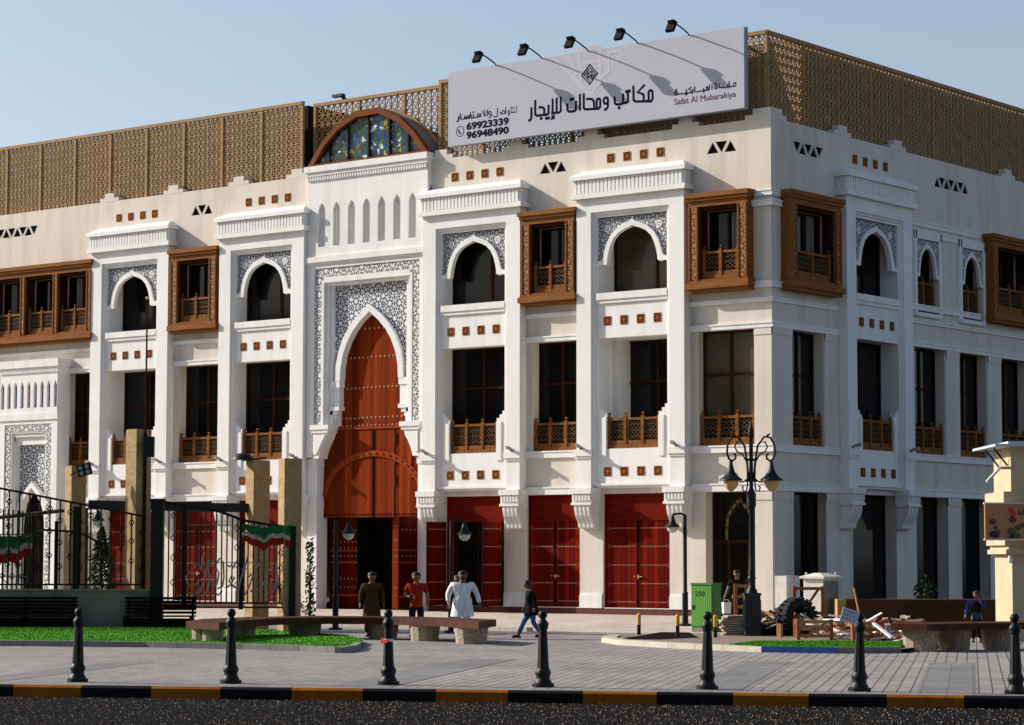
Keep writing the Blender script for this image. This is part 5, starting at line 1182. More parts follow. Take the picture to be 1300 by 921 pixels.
# ================================================================ LEFT: fence, low wall, pillars
FD = Vector((3.69, 2.93)).normalized(); FN = Vector((FD.y, -FD.x)); F0 = Vector((-14.15, -19.08))
def fp(a, off=0): p = F0 + FD * a + FN * off; return (p.x, p.y)
FRZ = math.atan2(FD.y, FD.x)
t = thing('low_wall', 'low grey rendered wall carrying the black iron fence at the left', 'wall', (*fp(0), -.42), FRZ)
k = MB(); k.box(-8, 4.72, 0, .38, 0, 1.10); k.box(-8, 4.76, -.03, .41, 1.10, 1.16); k.build('wall', 'concrete', t)
# fence A: sloping top rail
t = thing('iron_fence', 'black wrought iron fence panel with diamond collars on the low wall', 'fence', (*fp(0), -.42), FRZ)
def topz(a): return 4.18 - .197 * (a + .0) * 1.0 if a < 4.5 else 3.4
def collar(k, a, y, zz):
    for (u0, w0), (u1, w1) in (((0, .10), (.075, 0)), ((.075, 0), (0, -.10)), ((0, -.10), (-.075, 0)), ((-.075, 0), (0, .10))): k.bar((a + u0, y, zz + w0), (a + u1, y, zz + w1), .022, .03, 0, (0, 1, 0))
def bars(k, a0, a1, z0, ztop, step, y, dia=(), r=.026):
    a = a0; i = 0
    while a < a1:
        zt = ztop(a); k.tube([(a, y, z0), (a, y, zt)], r, 5)
        for f in dia:
            zz = z0 + (zt - z0) * (f + (.12 if i % 2 else 0)); collar(k, a, y, zz)
        a += step; i += 1
k = MB(); bars(k, -7.8, 4.4, 1.28, lambda a: min(5.2, 4.08 - .193 * a), .29, .19, (.22, .50, .76)); k.build('bar', 'iron', t)['kind'] = 'stuff'
k = MB(); k.bar((-8, .19, min(5.2, 4.08 + 1.12)), (-5.8, .19, 5.2), .07, .06); k.bar((-5.8, .19, 5.2), (4.4, .19, 4.08 - .193 * 4.4), .07, .06); k.build('top_rail', 'iron', t)
k = MB(); k.bar((-8, .19, 1.29), (4.4, .19, 1.29), .06, .05); k.build('bottom_rail', 'iron', t)
k = MB(); k.box(2.45, 2.62, .10, .28, 1.16, 3.5); k.build('fence_post', 'iron', t)
k = MB(); k.tube([(.9, .17, 2.5), (1.6, .15, 2.84), (2.6, .15, 2.78), (3.3, .17, 2.42)], .035, 6); k.build('scroll', 'iron', t)
t = thing('gate_post', 'thick black iron gate post between the fence and the calligraphy gate', 'post', (*fp(4.85), -.42), FRZ)
k = MB(); k.box(-.17, .17, -.1, .24, 0, 3.62); k.build('shaft', 'black', t); k = MB(); k.box(-.2, .2, -.13, .27, 3.62, 3.72); k.build('cap', 'black', t)
# the gate with calligraphy scrolls
t = thing('iron_gate', 'black wrought iron gate with curved top and calligraphy scrollwork', 'gate', (*fp(5.05), -.42), FRZ)
def gtop(a):
    pts = [(0, 3.62), (.55, 3.55), (1.45, 3.40), (1.95, 3.22), (2.2, 3.12), (2.9, 3.0), (3.7, 2.90)]
    for i in range(len(pts) - 1):
        if pts[i][0] <= a <= pts[i + 1][0]: f = (a - pts[i][0]) / (pts[i + 1][0] - pts[i][0]); return pts[i][1] + f * (pts[i + 1][1] - pts[i][1])
    return pts[-1][1]
k = MB(); bars(k, .12, 3.55, .80, gtop, .15, .05, (), .022); k.build('bar', 'iron', t)
k = MB()
for i, a in enumerate((.25, .38, 2.05, 2.2, 3.3, 3.42)):
    for f in (.2, .45, .65, .88):
        zz = .8 + (gtop(a) - .8) * (f + (.07 if i % 2 else 0)); collar(k, a, .05, zz)
k.build('diamond_collar', 'iron', t)
k = MB(); pp = [(a * .1, .05, gtop(a * .1)) for a in range(0, 38)]; k.tube(pp, .045, 6); k.build('top_rail', 'iron', t)
k = MB()
for zz, a0, a1 in ((.78, 0, 3.7), (.66, 0, 3.7)): k.bar((a0, .05, zz), (a1, .05, zz), .05, .05)
k.build('bottom_rail', 'iron', t)
k = MB(); k.bar((.6, .03, 2.98), (3.2, .03, 2.98), .02, .02); k.bar((.6, .03, 1.92), (3.2, .03, 1.92), .02, .02); k.bar((1.45, .03, .8), (1.45, .03, 2.98), .03, .03); k.bar((3.2, .03, .8), (3.2, .03, 2.98), .03, .03); k.build('inner_frame', 'ironbright', t)
k = MB(); k.box(.50, .64, .0, .1, .6, 3.56); k.box(2.12, 2.24, -.0, .1, .6, 3.1); k.box(3.55, 3.72, -.02, .12, .3, 2.95); k.build('stile', 'iron', t)
SCR = [[(.62, 1.55), (.66, 1.35), (.78, 1.24), (.95, 1.32), (1.02, 1.45)], [(.72, 1.6), (.75, 1.66), (.8, 1.62)], [(1.0, 1.05), (1.14, 1.35), (1.2, 1.7), (1.28, 2.0), (1.38, 1.96), (1.33, 1.8)], [(1.2, 1.9), (1.32, 1.5), (1.25, 1.15), (1.1, .95), (1.0, 1.0)],
       [(1.42, 1.62), (1.5, 1.75), (1.56, 1.6), (1.5, 1.3), (1.4, 1.2), (1.34, 1.3)], [(1.68, 1.95), (1.7, 1.5), (1.66, 1.25), (1.52, 1.18)], [(1.75, 1.2), (1.9, 1.3), (2.0, 1.5), (1.92, 1.55), (1.85, 1.4), (2.0, 1.22), (2.15, 1.3)], [(1.8, 1.85), (1.86, 1.8), (1.92, 1.86)],
       [(2.3, 1.0), (2.42, 1.25), (2.52, 1.55), (2.46, 1.6), (2.4, 1.5)], [(2.6, 1.75), (2.75, 1.95), (2.9, 2.0)], [(2.6, 1.3), (2.72, 1.2), (2.86, 1.35), (2.9, 1.6)], [(2.9, 1.3), (2.98, 1.2), (3.06, 1.4), (3.1, 1.2), (3.14, 1.35)], [(2.7, 1.6), (2.76, 1.68), (2.82, 1.6)], [(3.0, 1.7), (3.06, 1.78), (3.12, 1.7)], [(2.95, 1.05), (3.1, 1.1), (3.2, 1.4), (3.18, 1.9)], [(.7, 1.05), (.9, 1.0), (1.02, 1.2)], [(1.05, 1.7), (1.1, 2.1), (1.16, 2.2)], [(1.3, 1.05), (1.44, 1.1), (1.55, 1.0), (1.66, 1.12)], [(1.5, 1.9), (1.58, 2.05), (1.66, 1.95)], [(2.1, 1.1), (2.2, 1.5), (2.32, 1.9), (2.36, 2.1)], [(2.45, 1.15), (2.55, 1.05), (2.68, 1.15)], [(2.2, 1.75), (2.26, 1.68), (2.32, 1.76)], [(1.95, 1.75), (2.05, 1.95), (2.1, 1.8)], [(2.55, 1.85), (2.62, 2.1), (2.7, 2.05)], [(.85, 1.75), (.92, 1.9), (1.0, 1.8)]]
k = MB()
for s in SCR: k.tube([(a, -.02, z) for a, z in s], .028, 6)
k.build('calligraphy', 'ironbright', t, True)
# cloth strips tied to fence and gate
def flagcloth(label, a0, a1, z0, z1, off, waves):
    t = thing('cloth_bunting', label, 'bunting', (*fp(a0, off), -.42), FRZ); n = 14
    for nm, f0, f1, mat in (('green_band', .6, 1, 'flagg'), ('white_band', .36, .6, 'flagw'), ('red_band', .0, .36, 'flagr')):
        k = MB(); vs = []
        for sd in (0, .012):
            for i in range(n + 1):
                a = (a1 - a0) * i / n; sag = .07 * math.sin(i * waves) + .05 * math.sin(i * 1.7) - .10 * math.sin(math.pi * i / n)
                yy = .02 * math.sin(i * 2.1) + sd; h = z1 - z0
                vs += [(a, yy, z0 + h * f0 + sag), (a, yy, z0 + h * f1 + sag * (1 - .6 * f1))]
        m2 = 2 * (n + 1)
        fs = [(i * 2, i * 2 + 2, i * 2 + 3, i * 2 + 1) for i in range(n)] + [(m2 + i * 2, m2 + i * 2 + 1, m2 + i * 2 + 3, m2 + i * 2 + 2) for i in range(n)] + [(i * 2, m2 + i * 2, m2 + i * 2 + 2, i * 2 + 2) for i in range(n)] + [(i * 2 + 1, i * 2 + 3, m2 + i * 2 + 3, m2 + i * 2 + 1) for i in range(n)]
        k.add(vs, fs); k.build(nm, mat, t)
flagcloth('green, white and red cloth strip tied across the calligraphy gate', 7.25, 8.62, 2.45, 2.98, .02, .8)
flagcloth('green, white and red cloth swag hung behind the far left fence', -.6, 1.05, 2.05, 2.72, -1.4, .55)
# second fence standing further back at the far left
t = thing('iron_fence', 'second black iron fence with pale rails standing behind the first at far left', 'fence', (*fp(-1.5, -1.5), -.42), FRZ)
k = MB(); bars(k, 0, 2.8, .7, lambda a: 3.2 + .25 * math.sin(a), .14, 0, (.3, .6)); k.build('bar', 'iron', t)
k = MB(); k.bar((0, 0, 2.72), (2.4, 0, 2.72), .03, .03); k.bar((0, 0, 1.5), (2.4, 0, 1.5), .03, .03); k.build('rail', 'ironbright', t)
t = thing('pent_canopy', 'small dark sloping canopy with pale edge behind the far left fence', 'canopy', (*fp(-1.2, -2.2), 0), FRZ)
k = MB(); k.add([(-1, 0, 2.55), (2.9, 0, 2.98), (2.9, 1.2, 2.98), (-1, 1.2, 2.55), (-1, 0, 2.62), (2.9, 0, 3.05), (2.9, 1.2, 3.05), (-1, 1.2, 2.62)], [(0, 3, 2, 1), (4, 5, 6, 7), (0, 1, 5, 4), (1, 2, 6, 5), (2, 3, 7, 6), (3, 0, 4, 7)]); k.build('roof_sheet', 'blackdull', t)
k = MB(); k.bar((-1, -.02, 2.60), (2.9, -.02, 3.03), .05, .04); k.build('edge', 'plankgrey', t)
for a in (0, 2.7): k = MB(); k.box(a - .05, a + .05, .5, .6, -.42, 2.7); k.build('post', 'blackdull', t)
# pillars
def pillar(label, x, y, w, ztop, rz, d=None):
    t = thing('stone_pillar', label, 'pillar', (x, y, -.42), rz, 'sandstone pillars behind the fence'); d = d or w; k = MB(); n = 9; r2 = random.Random(int(x * 10))
    for i in range(n):
        z0 = (ztop + .42) * i / n; z1 = (ztop + .42) * (i + 1) / n; e = r2.uniform(-.004, .004); k.box(-w / 2 + e, w / 2 + e, -d / 2 - e, d / 2 + e, z0, z1 - .006)
    k.box(-w / 2 + .015, w / 2 - .015, -d / 2 + .015, d / 2 - .015, 0, ztop + .40); k.build('shaft', 'sandstone', t)
    c = MB(); c.box(-w / 2 + .012, w / 2 - .012, -d / 2 + .012, d / 2 - .012, ztop + .414, ztop + .435); c.build('capstone', 'sandstone', t)
pillar('sandstone pillar furthest left behind the iron fence, beside the floodlight', -13.60, -16.25, .46, 4.28, R(-18)); pillar('tallest sandstone pillar, beside the black gate post', -11.53, -15.72, .52, 5.30, R(-8))
pillar('sandstone pillar behind the green, white and red cloth strip', -9.45, -12.95, .52, 4.45, R(-20)); pillar('sandstone pillar at the right end of the calligraphy gate, nearest the curved bench', -7.64, -13.50, .52, 4.44, R(-27))
k = MB(); k.bar((0, 0, 0), (4.0, 3.13, -.1), .16, .26); o = k.build('steel_beam', 'beam'); o.location = (-13.3, -16.0, 3.17); tag(o, 'dark grey steel beam spanning between the sandstone pillars', 'beam')
t = thing('thin_mast', 'thin dark mast with a small black speaker box rising behind the tallest pillar', 'mast', (-11.22, -15.75, -.42), FRZ)
k = MB(); k.tube([(0, 0, 0), (0, 0, 5.6), (0, 0, 5.62), (0, 0, 9.5)], [.05, .05, .03, .025], 6); k.build('pole', 'brownwood', t); k = MB(); k.ball((0, 0, 9.52), .05, 6); k.build('finial', 'brass', t)
k = MB(); k.box(.02, .30, -.45, -.2, 4.92, 5.50); k.build('speaker_box', 'black', t); k = MB(); k.bar((0, 0, 5.2), (.15, -.25, 5.2), .05); k.build('bracket', 'black', t)
def floodlight(label, loc, rz):
    t = thing('floodlight', label, 'floodlight', loc, rz); t.rotation_euler = (R(0), R(-14), rz); t.scale = (.66, .66, .66); k = MB(); k.box(-.32, .32, -.05, .05, -.26, .26); k.build('housing', 'black', t)
    for x in (-.15, .15):
        for z in (-.12, .12): k = MB(); k.lathe([(.09, 0), (.085, .015), (.001, .02)], 10); o = k.build('lens', simple('floodlight_lens', (.35, .34, .28), .1, 5, .2, .5) if 'lensm' not in M else M['lensm'], t); M['lensm'] = o.data.materials[0]; o.location = (x, -.05, z); o.rotation_euler = (R(90), 0, 0)
    k = MB(); k.bar((-.4, .05, 0), (-.75, .15, -.05), .04); k.bar((-.32, 0, 0), (-.42, .06, 0), .05); k.build('bracket', 'black', t)
floodlight('four lens floodlight fixed to the far left sandstone pillar', (-12.93, -16.52, 4.16), R(30))
t = thing('dome_lamp', 'small dark dome lamp on the top of the sandstone pillar behind the cloth strip', 'lamp', (-9.72, -13.3, 4.46), 0); k = MB(); k.lathe([(.001, .22), (.16, .2), (.30, .1), (.33, .02), (.001, 0)], 12); k.build('lamp_shade', 'black', t, True)
k = MB(); k.bar((0, 0, .0), (.55, .42, .08), .05); k.build('bracket', 'black', t)
# slatted benches against the low wall
def slat_bench(label, a, w):
    t = thing('slatted_bench', label, 'bench', (*fp(a, .5), -.42), FRZ, 'black slatted benches'); 
    k = MB()
    for i in range(5): k.box(-w / 2, w / 2, .34, .38, .48 + i * .10, .55 + i * .10)
    k.build('backrest', 'slat', t); k = MB()
    for i in range(4): k.box(-w / 2, w / 2, -.14 + i * .115, -.05 + i * .115, .40, .44)
    k.build('seat', 'slat', t)
    for sx in (-1, 0, 1):
        for y in (-.10, .34): k = MB(); k.box(sx * (w / 2 - .1) - .03, sx * (w / 2 - .1) + .03, y - .03, y + .03, 0, .40 if y < 0 else .95); k.build('leg', 'slat', t)
    k = MB(); k.box(-w / 2, w / 2, -.06, .0, .05, .36); k.build('front_panel', 'slat', t)
slat_bench('black slatted bench further left against the low wall', 1.2, 2.9); slat_bench('black slatted bench further right below the gate post', 5.0, 2.0); slat_bench('black slatted bench cut off by the left photo edge', -1.95, 2.9)
# ================================================================ PLANTS
def leafy(mb, pts, rnd, s):
    for p in pts:
        n = Vector((rnd.uniform(-1, 1), rnd.uniform(-1, 1), rnd.uniform(-.4, 1))).normalized(); a = n.orthogonal().normalized(); b = n.cross(a); r = s * rnd.uniform(.6, 1.3); p = Vector(p)
        mb.add([p - a * r * .5, p + b * r * .35, p + a * r, p - b * r * .35], [(0, 1, 2, 3)])
def shrub(name, label, cat, x, y, zg, h, w, n, mat, s, shape):
    t = thing(name, label, cat, (x, y, zg)); rnd = random.Random(int(h * 100)); pts = []
    while len(pts) < n:
        z = rnd.random(); a = rnd.uniform(0, 6.28); rad = shape(z) * w * (1 + .25 * math.sin(3 * a + 9 * z) + .18 * math.sin(7 * a - 14 * z)); r = rad * math.sqrt(rnd.uniform(.25, 1)); pts.append((r * math.cos(a), r * math.sin(a), .1 + z * h))
    k = MB(); leafy(k, pts, rnd, s); k.build('crown', mat, t); k = MB(); k.tube([(0, 0, 0), (.02, .01, h * .4), (0, 0, h * .8)], [.05, .04, .015], 6); k.build('trunk', 'trunk', t)
shrub('conifer_shrub', 'small dark conical shrub behind the iron fence', 'shrub', -15.25, -13.7, -.35, 2.8, .62, 3600, 'leafdark', .075, lambda z: (1 - z) ** .7 * min(1, .55 + z * 3))
shrub('climbing_plant', 'sparse climbing plant beside the right hand sandstone pillar', 'plant', -8.25, -12.0, -.4, 2.5, .20, 420, 'leafivy', .085, lambda z: .9 - .5 * z)
shrub('potted_shrub', 'dark round shrub on the planter by the shaded right facade', 'shrub', 6.1, -1.6, .3, .75, .34, 420, 'leafdark', .09, lambda z: math.sin(math.pi * min(.95, z + .1)))
# ================================================================ KIOSK at the right edge
t = thing('kiosk', 'cream panelled kiosk with pale tin roof cut off by the right edge', 'kiosk', (12.44, -8.56, -.42), R(38.4))
k = MB(); k.box(0, 3.4, 0, 2.2, 0, 2.40); k.box(-.17, 3.5, -.12, 2.3, 2.18, 2.30) ; k.box(-.10, 3.5, -.08, 2.3, 2.30, 2.40); k.build('lower_wall', 'kiosk', t)
k = MB(); k.box(-.2, 3.5, -.14, 2.3, 2.40, 2.62); k.box(-.12, 3.5, -.1, 2.3, 2.62, 3.40); k.box(-.22, 3.6, -.16, 2.3, 3.40, 3.74); k.build('fascia', 'kiosk', t)
k = MB(); k.box(0, 3.4, .0, 2.2, 3.74, 4.86); k.build('upper_wall', 'kiosk', t)
k = MB()
for x in (.52, 1.1): k.box(x - .012, x + .012, -.004, 0.01, 0, 2.18); k.box(x - .012, x + .012, -.004, 0.01, 3.74, 4.86); k.box(x - .012, x + .012, -.164, -.15, 3.40, 3.74)
k.box(1.7, 2.9, -.003, .02, .0, 2.05); k.build('panel_seam', 'kioskseam', t)
k = MB(); k.box(-.45, 3.8, -.35, 2.7, 4.86, 4.92); k.box(-.1, 3.6, -.2, 2.4, 4.92, 4.99); k.build('roof', 'rooftin', t)
for y in (.3, 1.4): k = MB(); k.bar((-.02, y, 4.4), (-.36, y, 4.84), .04); k.build('roof_strut', 'black', t)
k = MB(); k.bar((0, -.02, 4.33), (-.35, -.05, 4.33), .07); k.build('lamp_arm', 'kiosk', t); k = MB(); k.bar((-.25, -.05, 4.36), (-.62, -.06, 3.98), .16, .05); k.build('lamp_head', 'cabwhite', t)
k = MB(); k.ball((-.05, -.06, 2.02), .07, 8); k.box(-.09, -.01, -.12, 0, 2.05, 2.15); k.build('camera', 'cabwhite', t)
# the advertising panel on the fascia
SG = thing('shop_sign', 'brown advertising panel with dark food picture and a small red square logo on the kiosk', 'sign', (12.16, -8.78, -.42), R(38.4))
k = MB(); k.box(-.36, 3.3, -.30, -.18, 2.56, 3.42); k.build('panel', simple('brown_sign_print', (.33, .17, .075), .25, 2, .5, .3), SG)
k = MB(); k.box(-.38, 3.32, -.32, -.17, 3.42, 3.46); k.box(-.38, 3.32, -.32, -.17, 2.52, 2.56); k.build('frame', simple('pale_sign_frame', (.6, .52, .45), .1, 3, .5, .3), SG)
k = MB(); k.fb(.22, .34, .30, .304, 3.22, 3.34); k.fb(.28, .40, .30, .3045, 3.12, 3.24); k.build('square_logo', simple('sign_red_print', (.50, .02, .03), .05, 3, .5, .3), SG)
text_mesh('lettering', 'alkhuda', .20, (.45, -.304, 3.15), (R(90), 0, 0), 'black', SG, .78, .002)
rnd = random.Random(4); k = MB()
for i in range(60):
    x = rnd.uniform(-.2, 1.9); z = 2.62 + rnd.random() ** 1.8 * (.50 if x < .6 else .28); r = rnd.uniform(.03, .09); n = 7; ph = rnd.uniform(0, 6)
    k.prism([(x + r * 1.3 * math.cos(ph + 6.283 * j / n), z + r * math.sin(ph + 6.283 * j / n)) for j in range(n)], .30, .301 + i * .0001, i % 4)
k.build('food_picture', [simple('print_dark', (.02, .022, .015), .2, 5, .5, .3), simple('print_green', (.05, .075, .03), .2, 5, .5, .3), simple('print_tan', (.30, .17, .07), .2, 5, .5, .3), simple('print_brown', (.10, .045, .02), .2, 5, .5, .3)], SG)

# ================================================================ PEOPLE
def skinmesh(name, verts, edges, rad, mat, parent, levels=1, root=0, smooth=True):
    me = bpy.data.meshes.new(name); me.from_pydata([tuple(v) for v in verts], edges, [])
    o = bpy.data.objects.new(name, me); COL.objects.link(o)
    md = o.modifiers.new('skin', 'SKIN'); md.use_smooth_shade = True
    sv = me.skin_vertices[0].data
    for i, r in enumerate(rad): sv[i].radius = (r, r) if not isinstance(r, tuple) else r; sv[i].use_root = (i == root)
    s = o.modifiers.new('sub', 'SUBSURF'); s.levels = levels; s.render_levels = levels
    bpy.context.view_layer.update()
    m2 = bpy.data.meshes.new_from_object(o.evaluated_get(bpy.context.evaluated_depsgraph_get())); bpy.data.objects.remove(o); bpy.data.meshes.remove(me)
    m2.name = name; m2.materials.clear(); m2.materials.append(M[mat] if isinstance(mat, str) else mat)
    n = bpy.data.objects.new(name, m2); COL.objects.link(n); n.parent = parent
    if smooth: m2.polygons.foreach_set('use_smooth', [True] * len(m2.polygons))
    return n
SKINM = simple('brown_skin', (.20, .095, .055), .1, 6, .6, .3); HAIR = simple('black_hair', (.010, .008, .007), .2, 20, .6, .3)
def person(label, x, y, zg, H, rz, shirt, trousers, arms, legs=None, sleeve='long', tunic=0, lean=0.0, headturn=(0, 0), girth=1.0, shoe=(.015, .012, .01), beard=False, vest=None):
    """arms: two (elbow, hand) pairs in body space, facing -Y, for a figure 1.75 m tall"""
    t = thing('person', label, 'person', (x, y, zg), rz); k = H / 1.75; t.scale = (k * 1.2, k * 1.12, k)
    L = lambda z: -lean * max(0, z - .95)                    # forward bend of the trunk
    P = lambda px, py, pz: (px, py + L(pz), pz)
    legs = legs or (((-.10, -.02, .50), (-.11, .02, .09)), ((.10, -.02, .50), (.11, .02, .09)))
    hx, hy = headturn
    V = [P(0, 0, .95), P(0, 0, 1.14), P(0, .01, 1.34), P(0, .015, 1.47), P(0, -.005, 1.535), P(hx * .3, -.02 + hy * .3, 1.60), P(hx, -.025 + hy, 1.66), P(hx, -.015 + hy, 1.72)]
    gb = .80 * girth; Rr = [.125 * gb, .125 * gb, .145 * gb, .06, .052, .080, .096, .078]
    E = [(0, 1), (1, 2), (2, 3), (3, 4), (4, 5), (5, 6), (6, 7)]
    def add(p, r, par): V.append(p); Rr.append(r); E.append((par, len(V) - 1)); return len(V) - 1
    nose = add(P(hx * 1.1, -.122 + hy * 1.2, 1.645), .017, 6)
    for s in (-1, 1): add(P(hx + s * .094, -.01 + hy, 1.655), .018, 6)
    sv = [(-.185 * girth, .01, 1.42), (.185 * girth, .01, 1.42)]
    for s, (el, ha), sh in zip((-1, 1), arms, sv):
        a = add(P(*sh), .062, 2); b = add(P(*el), .044, a); w = add(P(*[el[i] + (ha[i] - el[i]) * .84 for i in range(3)]), .030, b); h = add(P(*ha), .036, w)
        d = (Vector(ha) - Vector(el)).normalized(); side = d.cross(Vector((1, 0, 0)));
        if side.length < .2: side = d.cross(Vector((0, 0, 1)))
        side.normalize(); nrm = d.cross(side)
        for j in range(4):
            f = Vector(ha) + d * .055 + side * (j - 1.5) * .021; f2 = f + d * (.035, .045, .042, .03)[j] + nrm * .012; f3 = f2 + d * .018 + nrm * .026
            q4 = add(P(*f), .0105, h); q5 = add(P(*f2), .009, q4); add(P(*f3), .008, q5)
        f = Vector(ha) - d * .01 + side * .045 - nrm * .01; q4 = add(P(*f), .012, h); add(P(*(f + d * .045 + side * .01)), .009, q4)
    for s, (kn, an) in zip((-1, 1), legs):
        a = add((s * .09, 0, .88), .085 * girth, 0); b = add(kn, .058, a); c = add(an, .040, b); add((an[0], an[1] - .13, .045), .032, c)
    skinmesh('body', V, E, Rr, SKINM, t)
    # shirt
    V = [P(0, 0, .76), P(0, 0, 1.14), P(0, .01, 1.34), P(0, .015, 1.455)]; Rr = [.162 * girth, .150 * girth, .170 * girth, .085]; E = [(0, 1), (1, 2), (2, 3)]
    for s, (el, ha), sh in zip((-1, 1), arms, sv):
        a = add(P(*sh), .080, 2)
        if sleeve == 'long': b = add(P(*el), .064, a); add(P(*[el[i] + (ha[i] - el[i]) * .80 for i in range(3)]), .048, b)
        else: add(P(*[sh[i] + (el[i] - sh[i]) * .75 for i in range(3)]), .066, a)
    so = skinmesh('shirt', V, E, Rr, shirt, t)
    if tunic:
        c = MB(); c.lathe([(.155, 1.06), (.165, .9), (.19, tunic + .1), (.20, tunic)], 16, (0, L(1.0) * .5, 0), 0, 1.12 * girth, .95 * girth); q4 = c.build('tunic_skirt', shirt, t, True)
    V = [(0, 0, .96), (0, 0, .90)]; Rr = [.142 * girth, .13 * girth]; E = [(0, 1)]
    for s, (kn, an) in zip((-1, 1), legs): a = add((s * .09, 0, .86), .10 * girth, 1); b = add(kn, .076, a); add((an[0], an[1], an[2] + .02), .062, b)
    skinmesh('trousers', V, E, Rr, trousers, t)
    sm = simple('shoe_leather', shoe, .2, 8, .5, .3)
    for kn, an in legs: c = MB(); c.lathe([(.001, 0), (.06, .0), (.062, .05), (.045, .09), (.001, .10)], 10, (0, 0, 0), 0, .85, 2.1); o = c.build('shoe', sm, t, True); o.location = (an[0], an[1] - .06, max(0, an[2] - .09))
    c = MB(); n = 14; hp = Vector(P(hx, -.012 + hy, 1.66)); prof = [(.107, -.01), (.113, .03), (.108, .07), (.088, .105), (.052, .128), (.001, .136)]
    for i, (r, z) in enumerate(prof):
        for j in range(n):
            g2 = 2 * math.pi * j / n; yy = math.sin(g2); cut = .012 if yy < -.2 and i == 0 else 0; c.v.append((hp.x + r * math.cos(g2) * .93, hp.y + .012 + r * yy + (.02 if yy < -.3 and i == 0 else 0), hp.z + z + (.058 if yy < -.3 and i == 0 else (-.06 if i == 0 and yy > .2 else 0))))
    c.f = [(i * n + j, i * n + (j + 1) % n, (i + 1) * n + (j + 1) % n, (i + 1) * n + j) for i in range(len(prof) - 1) for j in range(n)]; c.mi = [0] * len(c.f); c.build('hair', HAIR, t, True)
    c = MB(); face = Vector(P(hx * 1.15, -.103 + hy, 1.655))
    for s in (-1, 1): c.ball((face.x + s * .034, face.y, face.z + .018), .011, 6); c.bar((face.x + s * .018, face.y - .004, face.z + .042), (face.x + s * .055, face.y + .006, face.z + .040), .009)
    c.bar((face.x - .024, face.y + .004, face.z - .042), (face.x + .024, face.y + .004, face.z - .042), .010, .008); c.build('face_features', HAIR, t)
    if beard: c = MB(); c.ball((face.x, face.y + .034, face.z - .058), .062, 10, 0, .75); c.build('beard', HAIR, t, True)
    if vest:
        V = [P(0, 0, .92), P(0, 0, 1.14), P(0, .01, 1.34), P(0, .015, 1.45)]; Rr = [.160 * girth, .162 * girth, .182 * girth, .09]; E = [(0, 1), (1, 2), (2, 3)]; skinmesh('vest', V, E, Rr, vest, t)
    return t
FACE = R(38.4)
down = (((-.25, .02, 1.14), (-.27, -.04, .86)), ((.25, .02, 1.14), (.27, -.04, .86)))
person('man in long dark olive tunic standing in the shadow of the doorway, head bowed', -2.16, -16.14, -.42, 1.66, FACE + R(6), cloth('olive_cloth', (.055, .038, .014)), cloth('dark_cloth', (.02, .018, .016)), down, None, 'long', .48, .03, (.0, -.03))
person('man in short sleeved brick red shirt looking down at the phone in his hand', -.98, -15.72, -.42, 1.66, FACE - R(4), cloth('brick_red_cloth', (.24, .022, .008)), cloth('dark_trouser_cloth', (.018, .017, .02)),
       (((-.26, .0, 1.14), (-.06, -.24, 1.10)), ((.25, .03, 1.14), (.26, -.02, .87))), None, 'short', 0, .05, (0, -.045))
ph = thing('mobile_phone', 'small pale phone held in the hand of the man in the red shirt', 'phone', (-.92, -16.02, .63), FACE); k = MB(); k.box(-.04, .075, -.012, .0, -.02, .05); k.build('case', 'cabwhite', ph); k = MB(); k.box(-.035, .07, -.014, -.0125, -.015, .045); k.build('screen', 'glass', ph)
person('man in light blue shirt bending forward, half hidden behind the man in white', -1.02, -13.8, -.42, 1.58, FACE - R(20), cloth('pale_blue_cloth', (.16, .33, .50)), cloth('navy_trouser_cloth', (.02, .025, .045)),
       (((-.30, -.06, 1.16), (-.26, -.16, .90)), ((.24, -.05, 1.14), (.22, -.20, .90))), None, 'short', 0, .38, (0, -.04))
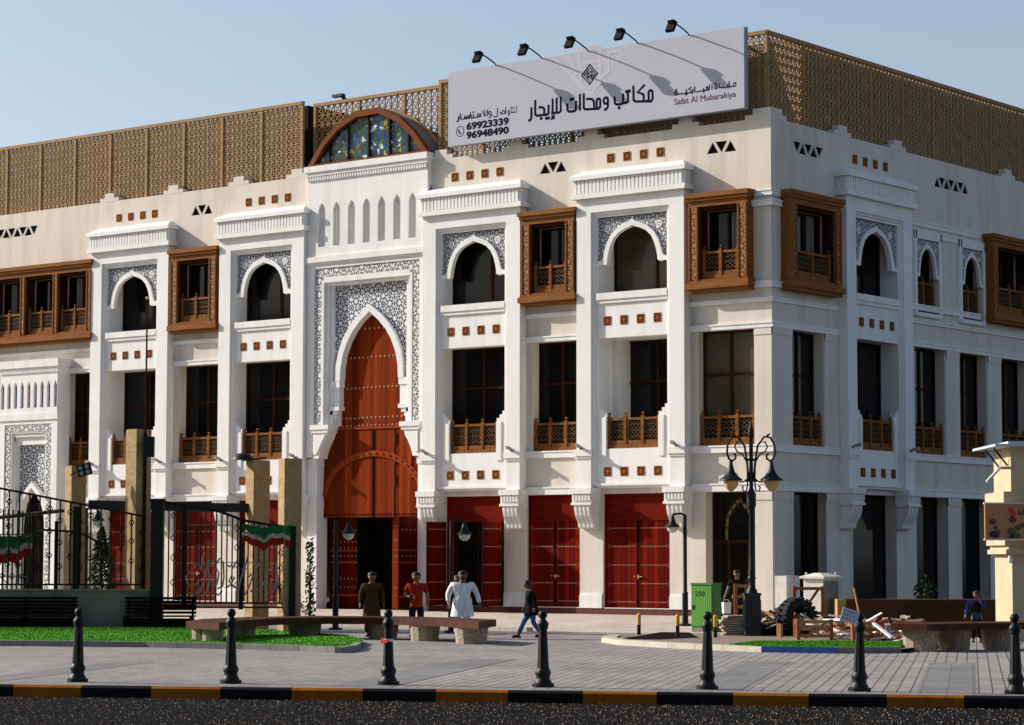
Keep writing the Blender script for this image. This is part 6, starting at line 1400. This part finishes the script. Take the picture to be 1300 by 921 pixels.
person('stout man in white long shirt and white trousers walking with arms out', .47, -15.6, -.42, 1.70, FACE + R(4), cloth('white_cloth', (.78, .80, .86)), cloth('white_trouser_cloth', (.74, .76, .82)),
       (((-.32, .04, 1.15), (-.31, -.10, .90)), ((.33, .02, 1.15), (.38, -.06, .88))), (((-.12, -.08, .50), (-.13, -.06, .09)), ((.11, .06, .50), (.12, .20, .12))), 'long', .58, .06, (.0, -.03), 1.18, (.02, .02, .02), True)
person('man in dark jacket and blue jeans walking left behind the bollard', 2.03, -14.71, -.42, 1.46, FACE - R(78), cloth('black_jacket_cloth', (.010, .010, .012)), cloth('blue_jeans', (.045, .11, .30)),
       (((-.22, -.03, 1.14), (-.2, -.16, .92)), ((.22, .06, 1.14), (.22, .02, .88))), (((-.10, -.20, .52), (-.10, -.34, .12)), ((.10, .02, .50), (.10, .26, .14))), 'long', .72, .12, (0, -.04), 1.1)
dm2 = person('man in black standing in the dark corner doorway holding a white container', .66, -3.04, gz(.66, -3.04), 1.50, FACE + R(-10), cloth('black_shirt_cloth', (.012, .012, .014)), cloth('black_trouser_cloth', (.012, .011, .012)),
       (((-.27, -.02, 1.13), (-.36, -.10, .86)), ((.24, .02, 1.14), (.24, -.03, .87))), None, 'short', 0, .02, (-.01, -.02))
ct = thing('white_container', 'white plastic container carried by the man at the corner door', 'container', (.48, -3.36, .02), FACE + R(20)); k = MB(); ct.scale = (.72, .72, .78); k.plan([(-.17, -.11), (.17, -.11), (.17, .11), (-.17, .11)], 0, .42, 0, .12); k.build('tub', 'cabwhite', ct); k = MB(); k.tube([(-.15, 0, .40), (-.08, 0, .52), (.08, 0, .52), (.15, 0, .40)], .012, 5); k.build('handle', 'paper', ct)
person('man in dark vest and blue sleeves, hand raised to his face beside the kiosk', 12.0, -9.62, -.42, 1.25, FACE - R(12), cloth('blue_shirt_cloth', (.03, .06, .18)), cloth('black_trouser_cloth', (.012, .011, .012)),
       (((-.27, -.05, 1.15), (-.32, -.14, .90)), ((.26, -.12, 1.18), (.06, -.17, 1.52))), None, 'long', 0, .03, (0, -.03), 1.1, vest=cloth('dark_vest_cloth', (.02, .013, .013)))
